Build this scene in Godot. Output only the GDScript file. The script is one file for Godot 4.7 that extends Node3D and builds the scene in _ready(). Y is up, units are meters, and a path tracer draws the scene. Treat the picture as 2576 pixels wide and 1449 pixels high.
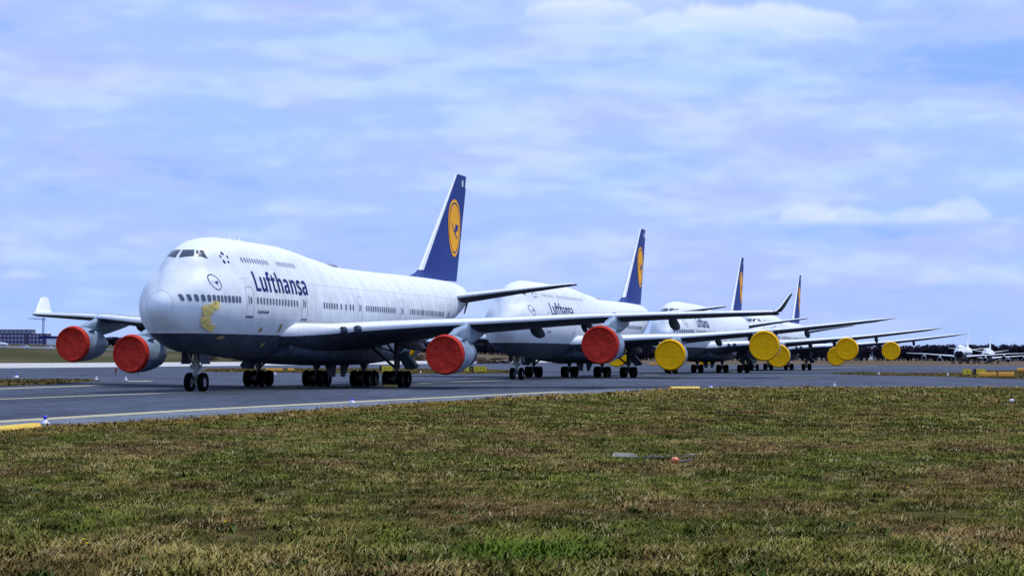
extends Node3D
# Airfield with a queue of parked jumbo jets. Units metres, y up, the camera looks towards -Z.
# In the plan coordinates used below X is to the right and D is the distance ahead of the camera (D = -z).

var used := {}
var rng := RandomNumberGenerator.new()
var M := {}
var nz := FastNoiseLite.new()
var nz2 := FastNoiseLite.new()
var grass_edge := PackedVector2Array()
var paved := PackedVector2Array()

# ------------------------------------------------------------------ small helpers
func lin(r: float, g: float, b: float) -> Color:
	return Color(r, g, b).linear_to_srgb()

func mat(c: Color, rough := 0.6, metal := 0.0, tex: Texture2D = null, tri := 0.0) -> StandardMaterial3D:
	var m := StandardMaterial3D.new()
	m.albedo_color = c; m.roughness = rough; m.metallic = metal
	if tex:
		m.albedo_texture = tex
		if tri > 0.0:
			m.uv1_triplanar = true
			m.uv1_scale = Vector3.ONE * tri
	return m

func numbered(called: String) -> String:
	used[called] = int(used.get(called, -1)) + 1
	return called if used[called] == 0 else "%s_%03d" % [called, used[called]]

func tag(o: Node, label: String, category: String, group := "") -> Node:
	o.set_meta("label", label); o.set_meta("category", category)
	if group != "": o.set_meta("group", group)
	return o

func thing(called: String, label: String, category: String, at := Vector3.ZERO, turn := 0.0, group := "") -> Node3D:
	var o := Node3D.new()
	o.name = numbered(called); add_child(o)
	o.position = at; o.rotation.y = turn
	tag(o, label, category, group)
	return o

func part(called: String, mesh: Mesh, m: Material, parent: Node3D) -> MeshInstance3D:
	var o := MeshInstance3D.new()
	var n := int(parent.get_meta("_n_" + called, -1)) + 1 if parent != self else -1
	if parent == self:
		o.name = numbered(called)
	else:
		parent.set_meta("_n_" + called, n)
		o.name = called if n == 0 else "%s_%03d" % [called, n]
	o.mesh = mesh; o.material_override = m
	parent.add_child(o)
	return o

func group_part(called: String, parent: Node3D) -> Node3D:
	var o := Node3D.new()
	var n := int(parent.get_meta("_n_" + called, -1)) + 1
	parent.set_meta("_n_" + called, n)
	o.name = called if n == 0 else "%s_%03d" % [called, n]
	parent.add_child(o)
	return o

func clean(o: Node):
	for k in o.get_meta_list():
		if String(k).begins_with("_n_"): o.remove_meta(k)
	for c in o.get_children(): clean(c)

func struct(called: String, mesh: Mesh, m: Material) -> MeshInstance3D:
	var o := part(called, mesh, m, self)
	o.set_meta("kind", "structure")
	return o

# ------------------------------------------------------------------ mesh builder
class MB:
	var v := PackedVector3Array()
	var n := PackedVector3Array()
	var uv := PackedVector2Array()
	var col := PackedColorArray()
	var ix := PackedInt32Array()
	func vert(p: Vector3, nn: Vector3, c := Color.WHITE, t := Vector2.ZERO) -> int:
		v.append(p); n.append(nn); col.append(c); uv.append(t)
		return v.size() - 1
	func tri_i(a: int, b: int, c: int):
		# front faces run clockwise: the cross product points against the normals
		var cr := (v[b] - v[a]).cross(v[c] - v[a])
		if cr.length_squared() < 1e-16: return
		if cr.dot(n[a] + n[b] + n[c]) > 0.0: ix.append_array([a, c, b])
		else: ix.append_array([a, b, c])
	func tri(a: Vector3, b: Vector3, c: Vector3, outward: Vector3, k := Color.WHITE):
		var nn := (b - a).cross(c - a).normalized()
		if nn.dot(outward) < 0.0: nn = -nn
		tri_i(vert(a, nn, k), vert(b, nn, k), vert(c, nn, k))
	func quad(a: Vector3, b: Vector3, c: Vector3, d: Vector3, outward: Vector3, k := Color.WHITE):
		var nn := (c - a).cross(d - b).normalized()
		if nn.dot(outward) < 0.0: nn = -nn
		var i := vert(a, nn, k); vert(b, nn, k); vert(c, nn, k); vert(d, nn, k)
		tri_i(i, i + 1, i + 2); tri_i(i, i + 2, i + 3)
	func hexa(p: Array, k := Color.WHITE):
		# eight corners: 0-3 one face in order, 4-7 the opposite face
		var c := Vector3.ZERO
		for q in p: c += q
		c /= 8.0
		for f in [[0, 1, 2, 3], [4, 5, 6, 7], [0, 1, 5, 4], [1, 2, 6, 5], [2, 3, 7, 6], [3, 0, 4, 7]]:
			var m: Vector3 = (p[f[0]] + p[f[1]] + p[f[2]] + p[f[3]]) / 4.0
			quad(p[f[0]], p[f[1]], p[f[2]], p[f[3]], m - c, k)
	func box(x: Transform3D, s: Vector3, k := Color.WHITE):
		var h := s / 2.0
		var p := []
		for y in [-1, 1]:
			for q in [[-1, -1], [1, -1], [1, 1], [-1, 1]]:
				p.append(x * Vector3(h.x * q[0], h.y * y, h.z * q[1]))
		hexa(p, k)
	func plate(pts: Array, off: Vector3):
		# a flat polygon with thickness
		var c := Vector3.ZERO
		for q in pts: c += q
		c /= pts.size()
		for i in pts.size():
			var a: Vector3 = pts[i]
			var b: Vector3 = pts[(i + 1) % pts.size()]
			tri(a, b, c, -off); tri(a + off, b + off, c + off, off)
			quad(a, b, b + off, a + off, (a + b) / 2.0 - c)
	func tube(a: Vector3, b: Vector3, ra: float, rb: float, seg := 12, caps := true):
		var d := (b - a).normalized()
		var s := d.cross(Vector3.UP if absf(d.y) < 0.9 else Vector3.RIGHT).normalized()
		var t := d.cross(s)
		var base := v.size()
		for i in seg + 1:
			var an := TAU * i / seg
			var r := s * cos(an) + t * sin(an)
			vert(a + r * ra, r); vert(b + r * rb, r)
		for i in seg:
			var k := base + i * 2
			tri_i(k, k + 1, k + 3); tri_i(k, k + 3, k + 2)
		if caps:
			for e in [[a, ra, -d], [b, rb, d]]:
				for i in seg:
					var r0: Vector3 = s * cos(TAU * i / seg) + t * sin(TAU * i / seg)
					var r1: Vector3 = s * cos(TAU * (i + 1) / seg) + t * sin(TAU * (i + 1) / seg)
					tri(e[0], e[0] + r0 * e[1], e[0] + r1 * e[1], e[2])
	func lathe(x: Transform3D, prof: Array, seg := 24, jitter = null):
		# prof: Vector2(along the local z, radius)
		var rows := []
		for q in prof:
			var row := PackedVector3Array()
			for i in seg + 1:
				var an := TAU * i / seg
				var rr: float = q.y
				var zz: float = q.x
				if jitter != null:
					var jj: Vector2 = jitter.call(q, an if i < seg else 0.0)
					zz += jj.x; rr += jj.y
				row.append(x * Vector3(cos(an) * rr, sin(an) * rr, zz))
			rows.append(row)
		var base := v.size()
		var w := seg + 1
		for i in rows.size():
			for j in w:
				var du: Vector3 = rows[mini(i + 1, rows.size() - 1)][j] - rows[maxi(i - 1, 0)][j]
				var jn := j + 1 if j < seg else 1
				var jp := j - 1 if j > 0 else seg - 1
				var dv: Vector3 = rows[i][jn] - rows[i][jp]
				if prof[i].y < 1e-4:
					var o2: int = clampi(i + (1 if i == 0 else -1), 0, rows.size() - 1)
					dv = rows[o2][jn] - rows[o2][jp]
				vert(rows[i][j], dv.cross(du).normalized())
		for i in rows.size() - 1:
			for j in seg:
				var a := base + i * w + j
				tri_i(a, a + 1, a + w + 1); tri_i(a, a + w + 1, a + w)
	func mesh() -> ArrayMesh:
		var arr := []
		arr.resize(Mesh.ARRAY_MAX)
		arr[Mesh.ARRAY_VERTEX] = v; arr[Mesh.ARRAY_NORMAL] = n; arr[Mesh.ARRAY_TEX_UV] = uv
		arr[Mesh.ARRAY_COLOR] = col; arr[Mesh.ARRAY_INDEX] = ix
		var m := ArrayMesh.new()
		m.add_surface_from_arrays(Mesh.PRIMITIVE_TRIANGLES, arr)
		return m

# a skin over cross-sections; faces only between columns j0..j1
func skin(rows: Array, closed: bool, j0 := 0, j1 := -1, caps := 0) -> ArrayMesh:
	var b := MB.new()
	var R := rows.size()
	var C: int = rows[0].size()
	if j1 < 0: j1 = C if closed else C - 1
	var cols := j1 - j0 + 1
	var cen := []
	for r in rows:
		var c := Vector3.ZERO
		for q in r: c += q
		cen.append(c / C)
	var vote := 0.0
	var nn := []
	for i in R:
		for jj in cols:
			var j := (j0 + jj) % C if closed else j0 + jj
			var jn := (j + 1) % C if closed else mini(j + 1, C - 1)
			var jp := (j - 1 + C) % C if closed else maxi(j - 1, 0)
			var du: Vector3 = rows[mini(i + 1, R - 1)][j] - rows[maxi(i - 1, 0)][j]
			var dv: Vector3 = rows[i][jn] - rows[i][jp]
			var q := du.cross(dv)
			var o: Vector3 = rows[i][j] - cen[i]
			if q.length() < 1e-7: q = Vector3.ZERO
			vote += q.normalized().dot(o.normalized())
			nn.append(q)
	var k := 0
	for i in R:
		for jj in cols:
			var j := (j0 + jj) % C if closed else j0 + jj
			var q: Vector3 = nn[k].normalized() * (1.0 if vote >= 0.0 else -1.0)
			if q == Vector3.ZERO: q = (rows[i][j] - cen[i]).normalized()
			if q == Vector3.ZERO: q = Vector3.UP
			b.vert(rows[i][j], q)
			k += 1
	for i in R - 1:
		for jj in cols - 1:
			var a := i * cols + jj
			b.tri_i(a, a + 1, a + cols + 1); b.tri_i(a, a + cols + 1, a + cols)
	for e in [[1, 0], [2, R - 1]]:
		if caps & int(e[0]):
			var row: PackedVector3Array = rows[e[1]]
			var inn: Vector3 = cen[1 if e[1] == 0 else R - 2]
			for j in C:
				b.tri(row[j], row[(j + 1) % C], cen[e[1]], cen[e[1]] - inn)
	return b.mesh()

func ss(a: float, b: float, x: float) -> float:
	var t := clampf((x - a) / (b - a), 0.0, 1.0)
	return t * t * (3.0 - 2.0 * t)

# ------------------------------------------------------------------ terrain height
func height(X: float, D: float) -> float:
	var e := (-152.0 + (D - 613.0) * 0.2) - X
	var h := 5.0 * ss(0, 120, e) + 6.5 * ss(120, 480, e)
	h = h * ss(480.0, 620.0, D)
	h -= 2.3 * ss(900, 1400, D) * ss(60, 180, X) * (1.0 - ss(1450, 1700, D))
	return h

# ------------------------------------------------------------------ sky
func sky_color(d: Vector3) -> Color:
	var el := rad_to_deg(asin(clampf(d.y, -1.0, 1.0)))
	var az := rad_to_deg(atan2(d.x, -d.z))
	var p := Vector3(d.x, maxf(d.y, 0.0) * 4.3, d.z)
	var w := Vector3(nz2.get_noise_3dv(p * 300.0), nz2.get_noise_3dv(p * 300.0 + Vector3(91, 17, 5)), nz2.get_noise_3dv(p * 300.0 + Vector3(7, 55, 31)))
	var t := 0.53 + 0.40 * nz.get_noise_3dv((p + w * 0.022) * 1020.0)
	t += 0.19 * nz.get_noise_3dv((p + w * 0.010) * 3300.0 + Vector3(40, 0, 9))
	var hue := 0.5 + 0.8 * nz2.get_noise_3dv(p * 560.0 + Vector3(3, 71, 20))
	# the larger formations in view: azimuth, elevation, half widths in degrees, strength
	for f in [[1.7, 9.6, 1.6, 0.5, 0.22], [5.6, 9.0, 2.6, 0.42, 0.42], [7.4, 9.15, 1.0, 0.3, 0.2], [12.4, 8.3, 3.8, 1.05, -0.40], [13.6, 7.4, 1.6, 0.7, -0.2],
			[-9.6, 5.0, 3.6, 0.6, -0.28], [-5.0, 8.4, 4.0, 0.5, 0.12], [3.2, 7.0, 5.0, 1.2, 0.1], [12.2, 6.9, 3.0, 0.5, 0.2], [-12.5, 7.4, 2.2, 0.4, 0.14], [9.8, 3.5, 4.2, 0.5, -0.22], [-13.4, 8.6, 1.6, 0.8, -0.2],
			[4.0, 5.2, 4.4, 0.35, 0.16], [-4.2, 7.3, 2.2, 0.25, 0.2]]:
		var a := (az - float(f[0]) + w.x * 1.2) / float(f[2])
		var b := (el - float(f[1]) + w.y * 0.35) / float(f[3])
		t += float(f[4]) * exp(-(a * a + b * b))
	t = clampf(t, 0.0, 1.25)
	var c0 := Color(0.255, 0.44, 0.90)
	var c1 := Color(0.35, 0.535, 0.955).lerp(Color(0.43, 0.53, 0.96), clampf(hue, 0.0, 1.0))
	var c2 := Color(0.465, 0.65, 0.985).lerp(Color(0.545, 0.645, 0.985), clampf(hue, 0.0, 1.0))
	var c3 := Color(0.75, 0.87, 1.01)
	var c := c0.lerp(c1, ss(0.0, 0.42, t)) if t < 0.42 else (c1.lerp(c2, ss(0.42, 0.78, t)) if t < 0.78 else c2.lerp(c3, ss(0.78, 1.2, t)))
	# flat-based heaps low on the right, and wisps near the horizon
	for f in [[8.2, 3.74, 0.62, 0.74, 0.62], [9.2, 3.72, 0.8, 0.44, 0.5], [11.2, 3.74, 0.8, 0.40, 0.42], [12.2, 3.76, 0.72, 0.58, 0.5], [-13.3, 2.1, 0.45, 0.25, 0.45], [12.6, 2.0, 1.2, 0.5, 0.3], [6.4, 9.1, 2.4, 0.7, 0.55], [2.0, 9.4, 1.3, 0.6, 0.5]]:
		var a := (az - float(f[0])) / float(f[2])
		if absf(a) > 2.2: continue
		var lump := 0.55 + 0.45 * nz.get_noise_3dv(d * 6500.0) + 0.4 * nz2.get_noise_3dv(d * 3000.0)
		var top := sqrt(maxf(1.0 - a * a / 1.7, 0.0)) * (0.42 + 0.75 * lump)
		var up := (el - float(f[1]) + 0.05 * w.y) / float(f[3])
		var k := ss(-0.28, 0.22, up) * (1.0 - ss(top * 0.72, top * 1.1 + 0.03, up)) * float(f[4])
		c = c.lerp(Color(0.66, 0.755, 1.0).lerp(Color(0.80, 0.89, 1.02), ss(0.2, 0.8, up) * ss(4.0, 9.0, el) + 0.3 * ss(0.1, 0.5, up)), clampf(k, 0.0, 1.0))
	var haze := 1.0 - ss(0.0, 3.2, el)
	c = c.lerp(Color(0.38, 0.51, 0.955), 0.55 * haze)
	c = c.lerp(c * 1.12, ss(10.0, 60.0, el))
	if d.y < 0.0: c = Color(0.3, 0.36, 0.5)
	return Color(c.r * 0.955, c.g * 0.955, c.b * 0.955)

func make_sky() -> Sky:
	nz.seed = 11; nz.noise_type = FastNoiseLite.TYPE_SIMPLEX_SMOOTH; nz.frequency = 0.012; nz.fractal_octaves = 5; nz.fractal_gain = 0.52
	nz2.seed = 29; nz2.noise_type = FastNoiseLite.TYPE_SIMPLEX_SMOOTH; nz2.frequency = 0.012; nz2.fractal_octaves = 3
	var W := 1024
	var img := Image.create(W, W / 2, false, Image.FORMAT_RGBF)
	for y in W / 2:
		var el := PI / 2 - PI * (y + 0.5) / (W / 2)
		for x in W:
			if el < -0.05:
				img.set_pixel(x, y, Color(0.3, 0.36, 0.5))
				continue
			var az := TAU * (x + 0.5) / W
			img.set_pixel(x, y, sky_color(Vector3(sin(az) * cos(el), sin(el), -cos(az) * cos(el))))
	W = 4096
	img.resize(W, W / 2, Image.INTERPOLATE_CUBIC)
	for y in range(W / 4 - 200, W / 4 + 2):
		var el := PI / 2 - PI * (y + 0.5) / (W / 2)
		for x in range(-260, 260):
			var az := TAU * (x + 0.5) / W
			img.set_pixel(posmod(x, W), y, sky_color(Vector3(sin(az) * cos(el), sin(el), -cos(az) * cos(el))))
	var pm := PanoramaSkyMaterial.new()
	pm.panorama = ImageTexture.create_from_image(img)
	var s := Sky.new()
	s.sky_material = pm
	return s

# ------------------------------------------------------------------ textures
func noise_tex(size: int, seed_: int, freq: float, oct: int, lo: float, hi: float, speck := 0.0) -> ImageTexture:
	var f := FastNoiseLite.new()
	f.seed = seed_; f.frequency = freq; f.fractal_octaves = oct; f.noise_type = FastNoiseLite.TYPE_SIMPLEX_SMOOTH
	var src := f.get_seamless_image(size, size)
	var r := RandomNumberGenerator.new()
	r.seed = seed_
	var img := Image.create(size, size, true, Image.FORMAT_RGB8)
	for y in size:
		for x in size:
			var k := lerpf(lo, hi, src.get_pixel(x, y).r) + r.randfn(0.0, speck)
			img.set_pixel(x, y, Color(k, k, k))
	img.generate_mipmaps()
	return ImageTexture.create_from_image(img)

func bump_tex(size: int, seed_: int, freq: float, strength: float) -> ImageTexture:
	var f := FastNoiseLite.new()
	f.seed = seed_; f.frequency = freq; f.fractal_octaves = 4; f.noise_type = FastNoiseLite.TYPE_SIMPLEX_SMOOTH
	var img := f.get_seamless_image(size, size)
	img.convert(Image.FORMAT_RGBA8)
	img.bump_map_to_normal_map(strength)
	return ImageTexture.create_from_image(img)

func make_materials():
	var soft := noise_tex(256, 3, 0.02, 5, 0.90, 1.03)
	var dirt := noise_tex(256, 5, 0.03, 5, 0.6, 1.15)
	var rough_t := noise_tex(512, 8, 0.02, 5, 0.62, 1.2, 0.07)
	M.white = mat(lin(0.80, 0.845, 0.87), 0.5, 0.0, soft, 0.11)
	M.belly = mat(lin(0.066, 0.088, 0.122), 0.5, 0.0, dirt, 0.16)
	M.radome = mat(lin(0.78, 0.80, 0.82), 0.45, 0.0, soft, 0.3)
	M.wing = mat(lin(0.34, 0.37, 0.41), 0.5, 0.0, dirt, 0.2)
	M.wing_under = mat(lin(0.055, 0.062, 0.085), 0.6, 0.0, dirt, 0.2)  # wing grey darkened: shade of the downward faces is put into the colour
	M.wing_edge = mat(lin(0.82, 0.85, 0.87), 0.45, 0.0, soft, 0.3)
	M.navy = mat(lin(0.020, 0.048, 0.24), 0.6, 0.0, soft, 0.14)
	M.ink = mat(lin(0.013, 0.024, 0.15), 0.8)
	M.yellow_paint = mat(lin(0.95, 0.43, 0.04), 0.7)
	M.yellow_paint.metallic_specular = 0.15
	M.glass = mat(lin(0.045, 0.055, 0.085), 0.12)
	M.pane = mat(lin(0.085, 0.10, 0.15), 0.3)
	M.pane_tape = mat(lin(0.42, 0.40, 0.40), 0.6)
	M.seam = mat(lin(0.50, 0.53, 0.60), 0.6)
	M.joint = mat(lin(0.56, 0.60, 0.66), 0.6)
	M.dark = mat(lin(0.012, 0.013, 0.02), 0.9)
	M.dark.metallic_specular = 0.1
	M.grey = mat(lin(0.22, 0.25, 0.29), 0.5, 0.0, dirt, 0.5)
	M.nacelle = mat(lin(0.24, 0.33, 0.44), 0.42, 0.0, noise_tex(256, 41, 0.015, 5, 0.82, 1.08), 0.3)
	M.lip = mat(lin(0.6, 0.62, 0.66), 0.3, 0.7)
	M.core = mat(lin(0.16, 0.15, 0.15), 0.4, 0.6)
	M.gear = mat(lin(0.30, 0.34, 0.32), 0.45, 0.0, dirt, 1.0)
	M.gear_dark = mat(lin(0.05, 0.055, 0.065), 0.5)
	M.tyre = mat(lin(0.004, 0.004, 0.005), 0.9)
	M.tyre.metallic_specular = 0.15
	M.rim = mat(lin(0.22, 0.24, 0.27), 0.45, 0.3)
	M.rim_dark = mat(lin(0.035, 0.035, 0.04), 0.6)
	var wr := bump_tex(256, 12, 0.012, 5.0)
	var cloth := noise_tex(256, 19, 0.012, 4, 0.74, 1.08)
	M.red_cover = mat(lin(0.64, 0.046, 0.028), 0.6, 0.0, cloth, 0.35)
	M.yellow_cover = mat(lin(1.0, 0.515, 0.006), 0.6, 0.0, noise_tex(256, 21, 0.012, 4, 0.92, 1.03), 0.35)
	for k in ["red_cover", "yellow_cover"]:
		M[k].normal_enabled = true; M[k].normal_texture = wr; M[k].normal_scale = 0.7 if k == "red_cover" else 0.25
	M.red_seam = mat(lin(0.26, 0.012, 0.014), 0.8)
	M.yellow_seam = mat(lin(0.55, 0.25, 0.004), 0.8)
	M.film = mat(lin(0.98, 0.76, 0.24), 0.35)
	M.rust = mat(lin(0.38, 0.27, 0.10), 0.8)
	M.asphalt = mat(Color.WHITE, 0.88, 0.0, rough_t, 0.0)
	M.asphalt.vertex_color_use_as_albedo = true
	M.ground = mat(Color.WHITE, 0.95, 0.0, rough_t, 0.0)
	M.ground.vertex_color_use_as_albedo = true
	M.paint_line = mat(lin(0.52, 0.48, 0.30), 0.8, 0.0, noise_tex(256, 31, 0.06, 4, 0.7, 1.1), 0.0)
	M.paint_line.uv1_triplanar = true; M.paint_line.uv1_world_triplanar = true; M.paint_line.uv1_scale = Vector3.ONE * 0.3
	M.bitumen = mat(lin(0.042, 0.050, 0.075), 0.7)
	M.bitumen.metallic_specular = 0.2
	M.sign_yellow = mat(lin(0.72, 0.55, 0.02), 0.5)
	M.sign_black = mat(lin(0.015, 0.013, 0.012), 0.6)
	M.orange = mat(lin(0.90, 0.40, 0.03), 0.55, 0.0, soft, 0.8)
	M.bar_yellow = mat(lin(0.72, 0.46, 0.015), 0.55, 0.0, soft, 0.8)
	M.blue_lens = mat(lin(0.02, 0.03, 0.62), 0.25)
	M.cone_white = mat(lin(0.80, 0.78, 0.84), 0.5)
	M.stone = mat(lin(0.22, 0.205, 0.18), 0.9, 0.0, dirt, 1.0)
	M.bright_orange = mat(lin(0.85, 0.20, 0.08), 0.5)
	M.red_flag = mat(lin(0.42, 0.05, 0.05), 0.6)
	M.brick = mat(lin(0.085, 0.070, 0.145), 0.9)
	M.far_glass = mat(lin(0.34, 0.32, 0.52), 0.3)
	M.far_grey = mat(lin(0.14, 0.17, 0.22), 0.8)
	M.far_white = mat(lin(0.70, 0.74, 0.84), 0.5)
	M.far_under = mat(lin(0.12, 0.14, 0.19), 0.6)
	M.far_under.metallic_specular = 0.2
	M.crane = mat(lin(0.10, 0.14, 0.32), 0.7)
	M.foliage = mat(Color.WHITE, 0.9)
	M.foliage.vertex_color_use_as_albedo = true
	M.blade = mat(Color.WHITE, 0.8)
	M.blade.vertex_color_use_as_albedo = true
	M.blade.backlight_enabled = true; M.blade.backlight = Color(0.25, 0.28, 0.12)
	for k in ["ground", "blade", "foliage"]: M[k].metallic_specular = 0.04
	for k in ["asphalt", "paint_line"]: M[k].metallic_specular = 0.2
	for k in ["red_cover", "yellow_cover", "film"]: M[k].metallic_specular = 0.15
	for k in ["navy", "ink", "belly", "wing_under"]: M[k].metallic_specular = 0.25
	for k in ["white", "wing_edge", "radome"]: M[k].metallic_specular = 0.35
	M.bark = mat(lin(0.03, 0.025, 0.03), 0.9)

# ------------------------------------------------------------------ the airliner's hull
# station from the nose, bottom, top of main lobe, half width, top of upper deck, its half width
const HULL := [
	[1.22, 5.295, 5.305, 0.004, 5.305, 0.004], [1.25, 5.10, 5.51, 0.21, 5.51, 0.18], [1.34, 4.91, 5.71, 0.42, 5.71, 0.36], [1.57, 4.61, 6.00, 0.73, 6.01, 0.58], [1.9, 4.30, 6.29, 1.04, 6.33, 0.79],
	[2.37, 3.95, 6.68, 1.41, 6.78, 1.01], [3.09, 3.48, 7.23, 1.92, 7.46, 1.32], [3.96, 3.08, 7.76, 2.43, 8.19, 1.6], [4.79, 2.76, 8.16, 2.68, 8.9, 1.81],
	[5.61, 2.55, 8.33, 2.81, 9.31, 1.95], [6.84, 2.43, 8.58, 3.06, 9.74, 2.16], [8.13, 2.36, 8.78, 3.16, 9.97, 2.33], [10.0, 2.26, 9.0, 3.25, 10.13, 2.53],
	[13.0, 2.18, 9.10, 3.25, 10.14, 2.55], [19.5, 2.08, 9.12, 3.25, 10.09, 2.55], [22.3, 2.05, 9.12, 3.25, 9.92, 2.55], [25.1, 2.03, 9.12, 3.25, 9.68, 2.55],
	[28.7, 2.02, 9.12, 3.25, 9.42, 2.52], [32.0, 2.02, 9.12, 3.25, 9.16, 2.5], [37.0, 2.03, 9.12, 3.25, 9.12, 2.5], [44.0, 2.15, 9.14, 3.25, 9.14, 2.5],
	[48.0, 2.45, 9.18, 3.24, 9.18, 2.5], [52.0, 3.10, 9.20, 3.12, 9.20, 2.4], [56.0, 4.02, 9.22, 2.82, 9.22, 2.15], [60.0, 4.92, 9.20, 2.32, 9.20, 1.75],
	[63.6, 5.75, 9.12, 1.75, 9.12, 1.3], [66.0, 6.35, 8.98, 1.28, 8.98, 0.95], [68.0, 7.05, 8.72, 0.78, 8.72, 0.6], [68.9, 7.60, 8.50, 0.42, 8.50, 0.32], [69.1, 7.95, 8.30, 0.12, 8.30, 0.1]]
const LONG_AT := {19.5: 27.0, 22.3: 30.5, 25.1: 34.5, 28.7: 39.4, 32.0: 43.0, 37.0: 45.0, 44.0: 48.3, 48.0: 53.4}
var paint_z := 3.72
var hull := []
var ng := 7.48      # station of the nose gear, the origin of an airliner
var hull_short := []
var hull_long := []

func pick_hull(long_body: bool):
	if hull_short.is_empty():
		for r in HULL:
			hull_short.append(PackedFloat32Array(r))
			var q: Array = r.duplicate()
			q[0] = LONG_AT[q[0]] if LONG_AT.has(q[0]) else (q[0] + 5.3 if q[0] > 48.0 else q[0])
			hull_long.append(PackedFloat32Array(q))
	hull = hull_long if long_body else hull_short
	ng = 7.77 if long_body else 7.48

func at_station(s: float) -> PackedFloat32Array:
	var N := hull.size()
	var i := 0
	while i < N - 2 and hull[i + 1][0] < s: i += 1
	var x0: float = hull[i][0]
	var h: float = hull[i + 1][0] - x0
	var t := clampf((s - x0) / h, 0.0, 1.0)
	var out := PackedFloat32Array([s, 0, 0, 0, 0, 0])
	for k in range(1, 6):
		var d: float = (hull[i + 1][k] - hull[i][k]) / h
		var m := [d, d]
		for e in 2:
			var j := i + e
			if j > 0 and j < N - 1:
				var a: float = (hull[j][k] - hull[j - 1][k]) / (hull[j][0] - hull[j - 1][0])
				var b: float = (hull[j + 1][k] - hull[j][k]) / (hull[j + 1][0] - hull[j][0])
				m[e] = 0.0 if a * b <= 0.0 else 2.0 * a * b / (a + b)
		var t2 := t * t
		var t3 := t2 * t
		out[k] = (2 * t3 - 3 * t2 + 1) * hull[i][k] + (t3 - 2 * t2 + t) * h * m[0] + (-2 * t3 + 3 * t2) * hull[i + 1][k] + (t3 - t2) * h * m[1]
	return out

func half_width(a: PackedFloat32Array, z: float) -> float:
	var c := (a[1] + a[2]) / 2.0
	var hh := (a[2] - a[1]) / 2.0
	var q := 1.0 - pow((z - c) / hh, 2)
	var w := a[3] * sqrt(q) if q > 0.0 else 0.0
	var hu := minf(2.5, (a[4] - a[1]) / 2.0)
	q = 1.0 - pow((z - (a[4] - hu)) / hu, 2)
	var u := a[5] * sqrt(q) if q > 0.0 else 0.0
	return pow(pow(w, 8) + pow(u, 8), 0.125)

func loc(s: float, p: float, z: float) -> Vector3:
	return Vector3(-p, z, s - ng)

func hull_rows() -> Array:
	var st := []
	for q in [0.0, 0.015, 0.035, 0.06, 0.09, 0.12, 0.17, 0.23, 0.3, 0.4, 0.52, 0.66, 0.82, 0.95, 1.1, 1.2, 1.27, 1.34, 1.41, 1.48, 1.55]: st.append(hull[0][0] + q)
	var x := 3.0
	var end: float = hull[hull.size() - 1][0]
	for q in [1.62, 1.7, 1.78, 1.86, 1.94]: st.append(hull[0][0] + q)
	x = 3.25
	while x < 10.0: st.append(x); x += 0.33
	while x < end - 13.0: st.append(x); x += 1.1
	while x < end - 1.2: st.append(x); x += 0.6
	for q in [1.0, 0.7, 0.45, 0.25, 0.12, 0.0]: st.append(end - q)
	var rows := []
	for s in st:
		var a := at_station(s)
		var zl := clampf(paint_z, a[1], a[4])
		var port := []
		for k in 9:
			var z := a[1] + (zl - a[1]) * (1.0 - cos(PI / 2 * k / 9.0))
			port.append([half_width(a, z) if k > 0 else 0.0, z])
		for k in 25:
			var z := zl + (a[4] - zl) * sin(PI / 2 * k / 24.0)
			port.append([half_width(a, z) if k < 24 else 0.0, z])
		var row := PackedVector3Array()
		for k in port.size(): row.append(loc(s, port[k][0], port[k][1]))
		for k in range(port.size() - 2, 0, -1): row.append(loc(s, -port[k][0], port[k][1]))
		rows.append(row)
	return rows

func hull_point(s: float, z: float, off: float, side: float) -> Array:
	var a := at_station(s)
	var w := half_width(a, z)
	var e := 0.02
	var wz := (half_width(a, z + e) - half_width(a, z - e)) / (2 * e)
	var ws := (half_width(at_station(s + e), z) - half_width(at_station(maxf(s - e, 0.0)), z)) / (2 * e)
	var n := Vector3(-side, -wz, -ws).normalized()
	return [loc(s, side * w, z) + n * off, n]

# a patch on the skin: triangles in (station, height), refined and laid on the hull
func hull_patch(tris: PackedVector2Array, off: float, edge: float, side := 1.0, b: MB = null, crumple := 0.0) -> MB:
	if b == null: b = MB.new()
	var todo := []
	for i in range(0, tris.size(), 3): todo.append([tris[i], tris[i + 1], tris[i + 2]])
	var seen := {}
	while not todo.is_empty():
		var t: Array = todo.pop_back()
		var l := [t[0].distance_to(t[1]), t[1].distance_to(t[2]), t[2].distance_to(t[0])]
		var k := 0
		if l[1] > l[0]: k = 1
		if l[2] > l[k]: k = 2
		if l[k] > edge:
			var p: Vector2 = t[k]
			var q: Vector2 = t[(k + 1) % 3]
			var o: Vector2 = t[(k + 2) % 3]
			var m := (p + q) / 2.0
			todo.append([p, m, o]); todo.append([m, q, o])
			continue
		var id := []
		for p in t:
			if not seen.has(p):
				var jit := 0.0
				if crumple > 0.0: jit = crumple * (0.6 + 0.6 * sin(p.x * 8.0 + 3.0 * sin(p.y * 5.0)) + 0.35 * sin(p.y * 13.0 + p.x * 6.0))
				var h := hull_point(p.x, p.y, off + jit, side)
				seen[p] = b.vert(h[0], h[1])
			id.append(seen[p])
		b.tri_i(id[0], id[1], id[2])
	return b

func poly_tris(p: PackedVector2Array) -> PackedVector2Array:
	var ix := Geometry2D.triangulate_polygon(p)
	var out := PackedVector2Array()
	for i in ix: out.append(p[i])
	return out

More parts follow.
